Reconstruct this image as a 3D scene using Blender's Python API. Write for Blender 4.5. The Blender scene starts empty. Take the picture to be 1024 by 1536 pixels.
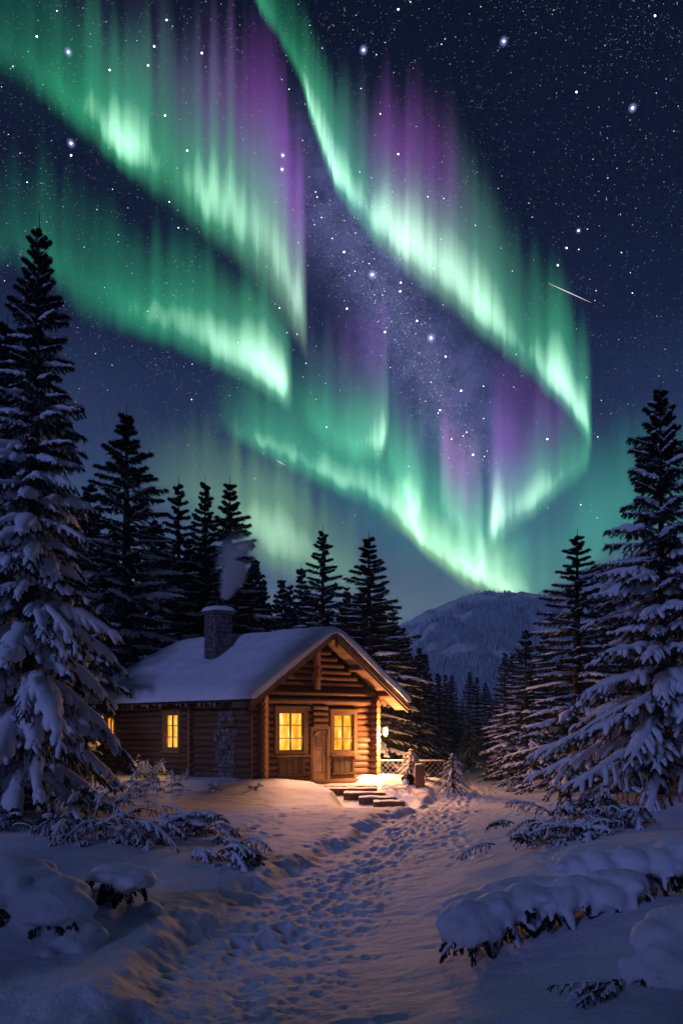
import bpy, math
import numpy as np
from math import radians as R
C = bpy.context.scene.collection
SC = bpy.context.scene
EYE = 1.85

# ------------------------------------------------------------ camera
cd = bpy.data.cameras.new('camera')
cam = bpy.data.objects.new('camera', cd)
C.objects.link(cam)
cam.location = (0, 0, EYE)
cam.rotation_euler = (R(90), 0, 0)
cd.sensor_fit = 'VERTICAL'
cd.sensor_height = 36
cd.sensor_width = 24
cd.lens = 36 * 1100 / 1536
cd.shift_y = 327 / 1536
cd.clip_start = 0.05
cd.clip_end = 60000
SC.camera = cam

# ------------------------------------------------------------ world, moon, exposure
SC.view_settings.view_transform = 'Standard'
SC.view_settings.look = 'None'
SC.view_settings.exposure = 0
SC.view_settings.gamma = 1
SC.cycles.use_denoising = True
SC.cycles.transparent_max_bounces = 48
SC.cycles.max_bounces = 7
SC.cycles.diffuse_bounces = 3
SC.cycles.volume_bounces = 3
SC.cycles.volume_step_rate = 1.0
SC.cycles.sample_clamp_indirect = 4


class NT:
    """tiny helper round a node tree"""
    def __init__(s, nt):
        s.nt = nt

    def n(s, typ, props=None, **ins):
        nd = s.nt.nodes.new(typ)
        for k, v in (props or {}).items():
            setattr(nd, k, v)
        for k, v in ins.items():
            key = int(k[1:]) if k[0] == '_' and k[1:].isdigit() else k.replace('_', ' ')
            if isinstance(v, bpy.types.NodeSocket):
                s.nt.links.new(v, nd.inputs[key])
            else:
                nd.inputs[key].default_value = v
        return nd

    def math(s, op, a, b=0.0, clamp=False):
        return s.n('ShaderNodeMath', {'operation': op, 'use_clamp': clamp}, _0=a, _1=b).outputs[0]

    def ramp(s, fac, stops):
        nd = s.n('ShaderNodeValToRGB', None, Fac=fac)
        el = nd.color_ramp.elements
        while len(el) > 1:
            el.remove(el[-1])
        for i, (p, c) in enumerate(stops):
            e = el[0] if i == 0 else el.new(p)
            e.position = p
            e.color = (*c, 1) if len(c) == 3 else c
        return nd.outputs[0]

    def noise(s, vec, scale, detail=3, rough=.5, out=0):
        return s.n('ShaderNodeTexNoise', None, Vector=vec, Scale=scale, Detail=detail, Roughness=rough).outputs[out]

    def mix(s, fac, a, b, blend='MIX'):
        nd = s.n('ShaderNodeMix', {'data_type': 'RGBA', 'blend_type': blend}, _0=fac)
        for i, v in ((6, a), (7, b)):
            if isinstance(v, bpy.types.NodeSocket):
                s.nt.links.new(v, nd.inputs[i])
            else:
                nd.inputs[i].default_value = (*v, 1) if len(v) == 3 else v
        return nd.outputs[2]


def srgb(r, g, b):
    f = lambda c: c / 12.92 if c <= .04045 else ((c + .055) / 1.055) ** 2.4
    return (f(r / 255), f(g / 255), f(b / 255))


W = bpy.data.worlds.new('World')
SC.world = W
W.use_nodes = True
W.node_tree.nodes.clear()
t = NT(W.node_tree)
tc = t.n('ShaderNodeTexCoord').outputs['Generated']
sep = t.n('ShaderNodeSeparateXYZ', None, Vector=tc)
zz = t.math('ADD', sep.outputs[2], 0.0)
az = t.math('ARCTAN2', sep.outputs[0], sep.outputs[1])
skyl = t.ramp(zz, [(0, srgb(100, 120, 146)), (.10, srgb(124, 148, 158)), (.17, srgb(112, 138, 148)), (.25, srgb(72, 96, 126)), (.36, srgb(44, 58, 92)), (.47, srgb(18, 25, 50)), (.57, srgb(7, 11, 27)), (.70, srgb(2, 4, 11)), (1, srgb(4, 7, 18))])
# dimmer, bluer side (right) and slightly teal side (left)
side = t.math('MULTIPLY_ADD', az, .9, clamp=True)
side.node.inputs[2].default_value = .25
skyc = t.mix(side, skyl, t.mix(1.0, skyl, (.62, .68, .80), 'MULTIPLY'))
nz = t.noise(tc, 5.0, 4, .6)
skyc = t.mix(1.0, skyc, t.ramp(nz, [(.3, (.75, .78, .85)), (.7, (1.2, 1.15, 1.15))]), 'MULTIPLY')
# milky way: a band round a great circle, patchy
a_ = np.array([-.01, 1, .72]); b_ = np.array([.20, 1, .36])
nrm = np.cross(a_, b_); nrm /= np.linalg.norm(nrm)
mid = (a_ / np.linalg.norm(a_) + b_ / np.linalg.norm(b_)); mid /= np.linalg.norm(mid)
dn = t.n('ShaderNodeVectorMath', {'operation': 'DOT_PRODUCT'}, _0=tc, _1=tuple(nrm)).outputs['Value']
dm = t.n('ShaderNodeVectorMath', {'operation': 'DOT_PRODUCT'}, _0=tc, _1=tuple(mid)).outputs['Value']
wob = t.math('ADD', dn, t.math('MULTIPLY', t.math('SUBTRACT', t.noise(tc, 9.0, 3), .5), .06))
band = t.math('POWER', 2.718, t.math('MULTIPLY', t.math('MULTIPLY', wob, wob), -330.0))
along = t.n('ShaderNodeMapRange', {'interpolation_type': 'SMOOTHSTEP'}, Value=dm, _1=.955, _2=.995).outputs[0]
patch = t.ramp(t.noise(tc, 40.0, 6, .75), [(.22, (.15, .15, .15)), (.80, (1, 1, 1))])
mw = t.math('MULTIPLY', t.math('MULTIPLY', band, along), patch)
skyc = t.mix(mw, skyc, srgb(104, 110, 172))
# the aurora side of the sky is the bright one; the sky behind the viewer is darker
bk = t.n('ShaderNodeMapRange', {'interpolation_type': 'SMOOTHSTEP'}, Value=sep.outputs[1], _1=-.35, _2=.45, _3=.22, _4=1.0).outputs[0]
bg = t.n('ShaderNodeBackground', None, Color=skyc, Strength=bk)
t.nt.links.new(bg.outputs[0], t.n('ShaderNodeOutputWorld').inputs[0])

sl = bpy.data.lights.new('moon', 'SUN')
sl.energy = 0.70
sl.angle = R(9)
sl.color = (.31, .37, 1.0)
so = bpy.data.objects.new('moon', sl)
C.objects.link(so)
# light comes from camera-left, behind the viewer, fairly low
from mathutils import Vector
MOON = Vector((-.55, -.78, .36))
so.rotation_euler = MOON.to_track_quat('Z', 'Y').to_euler()
so.location = (-20, -20, 30)

rg = np.random.default_rng(11)

# ------------------------------------------------------------ helpers
def Gp(px, py, z=-.5):
    """ground point seen at photo pixel (px,py) if the ground there is at height z"""
    D = 1100 * (EYE - z) / (py - 1095)
    return ((px - 512) / 1100 * D, D)


def at(px, D):
    return (px - 512) / 1100 * D


def sm(a, b, x):
    u = np.clip((x - a) / (b - a), 0, 1)
    return u * u * (3 - 2 * u)


def hash2(ix, iy, seed):
    h = (ix.astype(np.int64) * 374761393 + iy.astype(np.int64) * 668265263 + seed * 1442695041) & 0xffffffff
    h = ((h ^ (h >> 13)) * 1274126177) & 0xffffffff
    return ((h ^ (h >> 16)) & 0xffff) / 65535.0


def vnoise(x, y, seed=0):
    ix = np.floor(x); iy = np.floor(y)
    fx = x - ix; fy = y - iy
    fx = fx * fx * (3 - 2 * fx); fy = fy * fy * (3 - 2 * fy)
    a = hash2(ix, iy, seed); b = hash2(ix + 1, iy, seed); c = hash2(ix, iy + 1, seed); d = hash2(ix + 1, iy + 1, seed)
    return (a * (1 - fx) + b * fx) * (1 - fy) + (c * (1 - fx) + d * fx) * fy


def fbm(x, y, o=4, seed=0, g=.5):
    s = 0; a = 1; n = 0
    for i in range(o):
        s = s + a * (vnoise(x * 2 ** i + 17.3 * i, y * 2 ** i - 9.1 * i, seed + i) - .5); n += a; a *= g
    return s / n * 2


class MB:
    """collects numpy geometry and links it as ONE mesh object"""
    def __init__(s):
        s.v = []; s.f = []; s.m = []; s.g = []; s.n = 0; s.col = []

    def add(s, v, f, mat=0, grain=None, col=None):
        v = np.asarray(v, float).reshape(-1, 3); f = np.asarray(f, int)
        s.v.append(v); s.f.append(f + s.n); s.m.append(np.full(len(f), mat))
        s.g.append(np.zeros((len(v), 3)) if grain is None else np.asarray(grain, float).reshape(-1, 3))
        s.col.append(np.ones((len(v), 4)) if col is None else col)
        s.n += len(v)

    def build(s, name, mats, parent=None, smooth=True, base=None, colors=False, grain=True):
        if base is None:
            base = tuple(parent['_b']) if parent is not None and '_b' in parent else (0, 0, 0)
        V = np.concatenate(s.v) - np.array(base)
        me = bpy.data.meshes.new(name)
        me.vertices.add(len(V)); me.vertices.foreach_set('co', V.astype(np.float32).ravel())
        li = np.concatenate([f.ravel() for f in s.f]); ls = []; st = 0
        for f in s.f:
            ls.append(st + np.arange(len(f)) * f.shape[1]); st += f.size
        ls = np.concatenate(ls)
        me.loops.add(len(li)); me.loops.foreach_set('vertex_index', li.astype(np.int32))
        me.polygons.add(len(ls)); me.polygons.foreach_set('loop_start', ls.astype(np.int32))
        me.polygons.foreach_set('material_index', np.concatenate(s.m).astype(np.int32))
        me.polygons.foreach_set('use_smooth', np.full(len(ls), smooth))
        for m in (mats if isinstance(mats, (list, tuple)) else [mats]):
            me.materials.append(m)
        if grain:
            a = me.attributes.new('grain', 'FLOAT_VECTOR', 'POINT'); a.data.foreach_set('vector', np.concatenate(s.g).astype(np.float32).ravel())
        if colors:
            a = me.attributes.new('glow', 'FLOAT_COLOR', 'POINT'); a.data.foreach_set('color', np.concatenate(s.col).astype(np.float32).ravel())
        me.update(calc_edges=True)
        o = bpy.data.objects.new(name, me); C.objects.link(o)
        if parent is not None:
            o.parent = parent
            if '_b' not in parent and parent.type == 'MESH':
                pass
        else:
            o.location = base
        return o


def finish_bases():
    for o in bpy.data.objects:
        if '_b' in o: del o['_b']


def thing(name, label, cat, loc, group=None):
    o = bpy.data.objects.new(name, None); C.objects.link(o)
    o.location = loc; o['_b'] = list(loc); o['label'] = label; o['category'] = cat
    o.empty_display_size = .3
    if group: o['group'] = group
    return o


def tag(o, label, cat, group=None, kind=None):
    if label: o['label'] = label
    if cat: o['category'] = cat
    if group: o['group'] = group
    if kind: o['kind'] = kind
    return o


def sub(mb, name, mats, part, root, smooth=True):
    """a sub-part: same base as the root thing, parented to the part"""
    return mb.build(name, mats, part, smooth, base=tuple(root['_b']))


def tubes(mb, P, Rr, S=6, mat=0, wx=1.0, wz=1.0, phase=None, up0=(0, 0, 1), closed_tip=False):
    """P (N,K,3) polylines, Rr (N,K) radii -> swept tubes, cross-section widened wx sideways and wz upwards"""
    P = np.asarray(P, float); Rr = np.asarray(Rr, float)
    N, K, _ = P.shape
    T = np.gradient(P, axis=1); T /= np.linalg.norm(T, axis=2, keepdims=True) + 1e-9
    up = np.broadcast_to(np.array(up0, float), T.shape).copy()
    par = np.abs((T * up).sum(2)) > .97
    up[par] = (0.3, 1, 0)
    sd = np.cross(T, up); sd /= np.linalg.norm(sd, axis=2, keepdims=True) + 1e-9
    u2 = np.cross(sd, T)
    an = np.arange(S) / S * 2 * math.pi
    ring = P[:, :, None, :] + Rr[:, :, None, None] * (np.cos(an)[None, None, :, None] * sd[:, :, None, :] * wx + np.sin(an)[None, None, :, None] * u2[:, :, None, :] * wz)
    seg = np.linalg.norm(np.diff(P, axis=1), axis=2)
    al = np.concatenate([np.zeros((N, 1)), np.cumsum(seg, 1)], 1)
    rnd = rg.random(N) * 50
    gr = np.zeros((N, K, S, 3))
    gr[..., 0] = al[:, :, None] + rnd[:, None, None]; gr[..., 1] = np.cos(an)[None, None, :] * .5 + rnd[:, None, None] * 1.7
    gr[..., 2] = np.sin(an)[None, None, :] * .5
    idx = np.arange(N * K * S).reshape(N, K, S)
    a = idx[:, :-1, :]; b = idx[:, 1:, :]
    F = np.stack([a, b, np.roll(b, -1, 2), np.roll(a, -1, 2)], -1).reshape(-1, 4)
    mb.add(ring.reshape(-1, 3), F, mat, gr)
    return ring


def caps(mb, ring, mat=1):
    """flat end discs (log ends) for tubes; ring (N,K,S,3)"""
    N, K, S, _ = ring.shape
    for k in (0, K - 1):
        r = ring[:, k]; c = r.mean(1, keepdims=True)
        v = np.concatenate([c, r], 1)
        base = (np.arange(N) * (S + 1))[:, None, None]
        i = np.arange(S)
        tri = np.stack([np.zeros(S, int), 1 + i, 1 + (i + 1) % S], -1)[None] + base
        if k: tri = tri[..., ::-1]
        g = (v - c) * 8 + 3.0
        mb.add(v.reshape(-1, 3), tri.reshape(-1, 3), mat, g)


BOXF = np.array([[0, 3, 2, 1], [4, 5, 6, 7], [0, 1, 5, 4], [1, 2, 6, 5], [2, 3, 7, 6], [3, 0, 4, 7]])


def hexa(mb, corners, mat=0):
    """eight corners (bottom ring, top ring) as a slightly bevel-free solid with grain along its longest edge"""
    c = np.array(corners, float)
    e = [np.linalg.norm(c[1] - c[0]), np.linalg.norm(c[3] - c[0]), np.linalg.norm(c[4] - c[0])]
    V = []; F = []; G = []
    o = int(np.argmax(e)); r = rg.random() * 40
    loc = np.array([[0, 0, 0], [1, 0, 0], [1, 1, 0], [0, 1, 0], [0, 0, 1], [1, 0, 1], [1, 1, 1], [0, 1, 1]], float) * e
    g = np.stack([loc[:, o], loc[:, (o + 1) % 3] + r, loc[:, (o + 2) % 3]], 1)
    for k, f in enumerate(BOXF):
        V.append(c[f]); G.append(g[f]); F.append(np.arange(4) + 4 * k)
    mb.add(np.concatenate(V), np.array(F), mat, np.concatenate(G))


# ------------------------------------------------------------ materials
def mat(name):
    m = bpy.data.materials.new(name); m.use_nodes = True; m.node_tree.nodes.clear()
    return m, NT(m.node_tree)


def out(t, sh, vol=None):
    o = t.n('ShaderNodeOutputMaterial')
    if sh is not None: t.nt.links.new(sh, o.inputs[0])
    if vol is not None: t.nt.links.new(vol, o.inputs[1])


def pos(t):
    return t.n('ShaderNodeNewGeometry').outputs['Position']


def obc(t):
    return t.n('ShaderNodeTexCoord').outputs['Object']


def snow_mat(name, bump=.4, ripples=False):
    m, t = mat(name)
    p = pos(t)
    c = t.ramp(t.noise(p, 2.5, 4), [(.3, (.66, .71, .82)), (.7, (.78, .83, .92))])
    n1 = t.noise(p, 22.0, 4, .6)
    h = n1
    if ripples:
        v2 = t.n('ShaderNodeMapping', None, Vector=p, Scale=(2.2, 4.2, 2.0), Rotation=(0, 0, .35)).outputs[0]
        n2 = t.noise(v2, 1.6, 4, .55)
        n3 = t.noise(p, 70.0, 2, .5)
        h = t.math('ADD', t.math('ADD', t.math('MULTIPLY', n2, .6), t.math('MULTIPLY', n1, .42)), t.math('MULTIPLY', n3, .12))
    bp = t.n('ShaderNodeBump', None, Strength=bump, Distance=.06, Height=h).outputs[0]
    # glints of single crystals
    vo = t.n('ShaderNodeTexVoronoi', None, Vector=p, Scale=26.0)
    gl = t.math('LESS_THAN', vo.outputs['Distance'], .05)
    rr = t.math('SUBTRACT', .62, t.math('MULTIPLY', gl, .45))
    b = t.n('ShaderNodeBsdfPrincipled', None, Base_Color=c, Roughness=rr, Normal=bp)
    b.inputs['Specular IOR Level'].default_value = .35
    b.inputs['Sheen Weight'].default_value = .1
    out(t, b.outputs[0])
    return m


def needle_mat(name, a, b_, sc=3.0):
    m, t = mat(name)
    c = t.ramp(t.noise(pos(t), sc, 3), [(.3, a), (.7, b_)])
    b = t.n('ShaderNodeBsdfPrincipled', None, Base_Color=c, Roughness=.65)
    b.inputs['Specular IOR Level'].default_value = .25
    out(t, b.outputs[0])
    return m


def wood_mat(name, dark, light, bump=.5, rough=.75, frost=0.0):
    m, t = mat(name)
    g = t.n('ShaderNodeAttribute', {'attribute_name': 'grain'}).outputs['Vector']
    v = t.n('ShaderNodeMapping', None, Vector=g, Scale=(1.1, 11.0, 11.0)).outputs[0]
    n1 = t.noise(v, 2.0, 5, .6)
    n2 = t.noise(t.n('ShaderNodeMapping', None, Vector=g, Scale=(.35, .9, .9)).outputs[0], 1.0, 3)
    f = t.math('ADD', t.math('MULTIPLY', n1, .6), t.math('MULTIPLY', n2, .55))
    c = t.ramp(f, [(.36, dark), (.72, light)])
    if frost:
        fr = t.ramp(t.noise(pos(t), 5.0, 5, .7), [(.56, (0, 0, 0)), (.66, (frost,) * 3)])
        c = t.mix(fr, c, (.62, .66, .74))
    bp = t.n('ShaderNodeBump', None, Strength=bump, Distance=.02, Height=n1).outputs[0]
    b = t.n('ShaderNodeBsdfPrincipled', None, Base_Color=c, Roughness=rough, Normal=bp)
    out(t, b.outputs[0])
    return m


def stone_mat(name, dark, light, frost=.5, bscale=4.0):
    m, t = mat(name)
    p = pos(t)
    c = t.ramp(t.noise(p, bscale, 6, .65), [(.3, dark), (.7, light)])
    fr = t.ramp(t.noise(p, 9.0, 5, .7), [(.52, (0, 0, 0)), (.64, (frost,) * 3)])
    c = t.mix(fr, c, (.6, .64, .72))
    bp = t.n('ShaderNodeBump', None, Strength=.9, Distance=.03, Height=t.noise(p, 14.0, 6, .7)).outputs[0]
    b = t.n('ShaderNodeBsdfPrincipled', None, Base_Color=c, Roughness=.85, Normal=bp)
    out(t, b.outputs[0])
    return m


def plain_mat(name, c, rough=.6, metal=0.0):
    m, t = mat(name)
    cc = t.ramp(t.noise(pos(t), 12.0, 4), [(.3, tuple(x * .7 for x in c)), (.7, tuple(min(1, x * 1.25) for x in c))])
    b = t.n('ShaderNodeBsdfPrincipled', None, Base_Color=cc, Roughness=rough, Metallic=metal)
    out(t, b.outputs[0])
    return m


M_ground = snow_mat('snow_ground', .65, True)
M_snow = snow_mat('snow', .35)
M_tsnow = snow_mat('snow_on_boughs', .25)
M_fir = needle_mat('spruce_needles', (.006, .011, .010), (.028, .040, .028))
M_firfar = needle_mat('hazy_far_needles', (.014, .021, .028), (.05, .07, .085), 1.0)  # frost and distance haze both put into this needle colour
M_bark = wood_mat('bark', (.012, .010, .009), (.06, .045, .035), .8)
M_twig = needle_mat('dry_twig', (.05, .035, .025), (.15, .10, .07))
M_log = wood_mat('dark_log', (.035, .015, .007), (.27, .12, .05), .9, .65)
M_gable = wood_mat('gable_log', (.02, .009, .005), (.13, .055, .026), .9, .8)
M_logend = wood_mat('log_end', (.16, .075, .03), (.46, .24, .10), .6)
M_logside = wood_mat('side_log', (.04, .018, .008), (.24, .115, .055), .8, .8, frost=.07)
M_trim = wood_mat('window_trim', (.15, .075, .03), (.36, .20, .09), .4)
M_board = wood_mat('weathered_board', (.11, .065, .04), (.33, .21, .13), .6)
M_barge = wood_mat('barge_board_wood', (.06, .035, .022), (.21, .125, .08), .7)
M_boarddark = wood_mat('dark_board', (.03, .017, .01), (.14, .075, .04), .6)
M_door = wood_mat('door_wood', (.26, .15, .09), (.52, .33, .20), .5)
M_shingle = wood_mat('shingle', (.012, .010, .010), (.05, .04, .035), .8)
M_stone = stone_mat('chimney_stone', (.03, .03, .032), (.15, .14, .15), .3)
M_stonelt = stone_mat('pier_stone', (.05, .04, .035), (.20, .16, .13), .55, 6.0)
M_iron = plain_mat('black_iron', (.02, .02, .022), .5, .8)
M_wire = plain_mat('frosted_wire', (.16, .15, .15), .7, .2)


def glow_mat(name, stops, strength, scale):
    m, t = mat(name)
    v = t.n('ShaderNodeMapping', None, Vector=obc(t), Scale=scale).outputs[0]
    n = t.noise(v, 1.0, 4, .6)
    c = t.ramp(n, stops)
    e = t.n('ShaderNodeEmission', None, Color=c, Strength=strength)
    out(t, e.outputs[0])
    m.cycles.emission_sampling = 'NONE'
    return m


M_pane = glow_mat('lit_curtain', [(.28, (.62, .16, .008)), (.42, (.95, .33, .022)), (.53, (1.0, .50, .05)), (.63, (1.0, .68, .14)), (.74, (1.0, .97, .5))], 1.28, (5, 5, 1.5))
M_flame = glow_mat('lantern_glass', [(.3, (1, .62, .18)), (.6, (1, .82, .40))], 6.0, (5, 5, 5))

# ------------------------------------------------------------ cabin frame of reference
CA = np.array([-2.82, 25.4]); CU = np.array([math.cos(R(30)), math.sin(R(30))]); CV = np.array([-math.sin(R(53)), math.cos(R(53))])
CW, CL = 4.55, 9.2
WC = CW / 2
MINV = np.linalg.inv(np.stack([CU, CV], 1))


def cab(p, q, z):
    p, q, z = np.broadcast_arrays(np.asarray(p, float), np.asarray(q, float), np.asarray(z, float))
    xy = CA + p[..., None] * CU + q[..., None] * CV
    return np.concatenate([xy, z[..., None]], -1)


def cbox(mb, p0, p1, q0, q1, z0, z1, m=0):
    hexa(mb, [cab(*c) for c in ((p0, q0, z0), (p1, q0, z0), (p1, q1, z0), (p0, q1, z0), (p0, q0, z1), (p1, q0, z1), (p1, q1, z1), (p0, q1, z1))], m)


# ------------------------------------------------------------ ground height
PATH = np.array([Gp(300, 1620, -.55), Gp(345, 1536, -.55), Gp(400, 1430, -.6), Gp(500, 1335, -.65), Gp(600, 1265, -.65), Gp(690, 1207, -.62), (8.2, 38.0), (9.5, 60.0), (11, 90.)])


def path_dist(X, Y):
    best = np.full(X.shape, 1e9); sgn = np.zeros(X.shape)
    for i in range(len(PATH) - 1):
        a, b = PATH[i], PATH[i + 1]; d = b - a; L = (d ** 2).sum()
        u = np.clip(((X - a[0]) * d[0] + (Y - a[1]) * d[1]) / L, 0, 1)
        ex = X - a[0] - u * d[0]; ey = Y - a[1] - u * d[1]
        dd = np.hypot(ex, ey)
        s = np.sign(ex * d[1] - ey * d[0])
        k = dd < best
        best = np.where(k, dd, best); sgn = np.where(k, s, sgn)
    return best * sgn  # positive = right-hand side


MOUNDS = [  # x, y, rx, ry, h
    (7.4, 16.0, 3.2, 3.4, .75), (5.2, 10.4, 2.9, 2.2, .62), (3.4, 7.0, 2.3, 1.2, .42), (1.9, 5.4, 2.0, .9, .22), (-5.4, 12.6, 2.3, 1.6, .38),
    (-3.7, 8.7, 1.5, 1.3, .30), (-7.4, 16.5, 3.0, 2.0, .40), (-2.3, 6.0, 1.3, .8, .15), (5.6, 25.0, 3.5, 4.0, .10),
    (4.3, 25.2, 1.0, 1.6, .16), (-.8, 19.6, 4.0, 2.0, .05)]


def zg(X, Y, detail=True):
    X = np.asarray(X, float); Y = np.asarray(Y, float)
    z = np.full(X.shape, -.55)
    pq = np.stack([X - CA[0], Y - CA[1]], -1) @ MINV.T
    dp = np.maximum(np.maximum(-pq[..., 0], pq[..., 0] - CW), 0); dq = np.maximum(np.maximum(-pq[..., 1], pq[..., 1] - CL), 0)
    d = np.hypot(dp, dq)
    z = z + .57 * sm(5.0, .2, d)
    pd = path_dist(X, Y)
    far = sm(45, 28, Y)
    wl = .95 + .55 * fbm(X * .7, Y * .7, 4, 5, .6)
    z = z + .19 * sm(wl * .72, wl * 1.3, -pd) * far * sm(34, 22, Y)      # left yard stands above the path, crisp bank
    z = z + .28 * sm(.8, 4.5, pd) * far
    for mx, my, rx, ry, h in MOUNDS:
        z = z + h * np.exp(-(((X - mx) / rx) ** 2 + ((Y - my) / ry) ** 2))
    z = z + .10 * fbm(X * .25, Y * .25, 3, 21) * sm(2, 8, Y)
    if detail:
        near = sm(60, 25, np.hypot(X, Y))
        rough = sm(1.7, .5, np.abs(pd))
        z = z + near * (.030 * fbm(X * 1.1, Y * 1.7, 3, 3) + .016 * fbm(X * 3.2 + Y * .8, Y * 6.0, 3, 8))
        z = z + near * rough * (.034 * fbm(X * 3.6, Y * 3.6, 3, 31) + .022 * fbm(X * 10, Y * 8, 3, 37))
        # wind-scalloped bank along the path's left edge
        z = z + near * .03 * sm(.5, 1.0, -pd) * sm(2.6, 1.4, -pd) * fbm(X * 4.5, Y * 2.2, 2, 44)
    # dug out round the steps
    sx0 = np.interp(Y, [23.2, 23.6, 24.1, 24.6, 25.1, 25.6], [.1, .2, .0, -.4, -1.0, -2.0])
    sx1 = np.interp(Y, [23.2, 23.6, 24.1, 24.6, 25.1, 25.6], [2.15, 2.1, 1.85, 1.55, 1.3, 1.3])
    tgt = np.interp(Y, [23.0, 23.6, 24.1, 24.6, 25.1, 25.55, 26.9], [-.64, -.66, -.60, -.50, -.40, -.32, -.22])
    inside = sm(-.55, -.02, X - sx0) * sm(.4, .0, X - sx1) * sm(20.5, 23.2, Y) * sm(27.4, 26.8, Y)
    z = z * (1 - inside) + np.minimum(z, tgt) * inside
    return z


# footprints: pits trodden along the path and across the slope on its right
def pits():
    r = np.random.default_rng(5); L = []
    seg = np.concatenate([[0], np.cumsum(np.hypot(*np.diff(PATH, axis=0).T))])
    for k in range(110):
        s = r.uniform(0, 36); i = np.searchsorted(seg, s) - 1; i = max(0, min(i, len(PATH) - 2))
        u = (s - seg[i]) / (seg[i + 1] - seg[i]); c = PATH[i] * (1 - u) + PATH[i + 1] * u
        d = PATH[i + 1] - PATH[i]; d = d / np.hypot(*d); nn = np.array([d[1], -d[0]])
        c = c + nn * r.normal(.1, .48)
        L.append((c[0], c[1], r.uniform(.07, .13), r.uniform(.13, .2), math.atan2(d[0], d[1]) + r.normal(0, .5), r.uniform(.012, .032)))
    for side0, ph in ((-.28, .0), (.30, .35), (.02, .2)):   # boot tracks walked up the path
        s = 3.0 + ph
        while s < 33:
            i = min(max(0, np.searchsorted(seg, s) - 1), len(PATH) - 2)
            u = (s - seg[i]) / (seg[i + 1] - seg[i]); c = PATH[i] * (1 - u) + PATH[i + 1] * u
            d = PATH[i + 1] - PATH[i]; d = d / np.hypot(*d); nn = np.array([d[1], -d[0]])
            k_ = int(s / .37)
            c = c + nn * (side0 + (.11 if k_ % 2 else -.11) + r.normal(0, .04))
            L.append((c[0], c[1], .075, .165, math.atan2(d[0], d[1]) + r.normal(0, .12), r.uniform(.018, .032)))
            s += .37 + r.normal(0, .03)
    for tr in range(7):   # strings of single steps on the right-hand slope
        x, y = r.uniform(.8, 4.5), r.uniform(9, 13); h = r.uniform(-.1, .45)
        for k in range(30):
            x += .42 * math.sin(h); y += .42 * math.cos(h); h += r.normal(0, .05)
            if y > 30: break
            o = .12 * (1 if k % 2 else -1)
            L.append((x + o, y, .09, .16, h, r.uniform(.014, .03)))
    for k in range(60):
        L.append((r.uniform(-2.5, 2), r.uniform(15, 22), r.uniform(.06, .12), r.uniform(.1, .2), r.uniform(0, 3), r.uniform(.015, .035)))
    return L


def build_ground():
    nr, na = 900, 760
    rr = np.concatenate([1.2 * (70 / 1.2) ** (np.linspace(0, 1, nr)), np.geomspace(72, 1450, 60)])
    aa = np.concatenate([np.linspace(-.62, .62, na), np.linspace(.62, 2 * math.pi - .62, 120)[1:-1]])
    A, RR = np.meshgrid(aa, rr)
    X = RR * np.sin(A); Y = RR * np.cos(A)
    Z = zg(X, Y)
    for (px, py, a, b, h, dep) in pits():
        r0 = math.hypot(px, py); an = math.atan2(px, py)
        i0 = np.searchsorted(rr, r0 - .5); i1 = np.searchsorted(rr, r0 + .5)
        w = .5 / r0; j0 = max(0, np.searchsorted(aa[:na], an - w)); j1 = np.searchsorted(aa[:na], an + w)
        if i1 <= i0 or j1 <= j0: continue
        x = X[i0:i1, j0:j1] - px; y = Y[i0:i1, j0:j1] - py
        c, s = math.cos(h), math.sin(h)
        u = (x * c - y * s) / a; v = (x * s + y * c) / b
        e = u * u + v * v
        Z[i0:i1, j0:j1] += -dep * np.exp(-e ** 1.9) + dep * .35 * np.exp(-(np.sqrt(e) - 1.45) ** 2 * 5)
    mb = MB()
    nR, nA = Z.shape
    V = np.stack([X, Y, Z], -1).reshape(-1, 3)
    idx = np.arange(nR * nA).reshape(nR, nA)
    a = idx[:-1]; b = idx[1:]
    F = np.stack([a, np.roll(a, -1, 1), np.roll(b, -1, 1), b], -1).reshape(-1, 4)
    mb.add(V, F)
    c = np.array([[0, 0, float(zg(0., 0.01))]])
    ring = V[idx[0]]
    vv = np.concatenate([c, ring]); i = np.arange(nA)
    mb.add(vv, np.stack([np.zeros(nA, int), 1 + (i + 1) % nA, 1 + i], -1))
    o = mb.build('snow_ground', M_ground, grain=False)
    tag(o, 'trodden snow covered ground with a footprint path', None, kind='structure')


build_ground()


def hit(px, py):
    """where the line of sight through a photo pixel meets the ground"""
    z = -.5
    for _ in range(12):
        x, y = Gp(px, py, z); z = .5 * z + .5 * float(zg(x, y, False))
    return x, y, float(zg(x, y, False))


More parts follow.
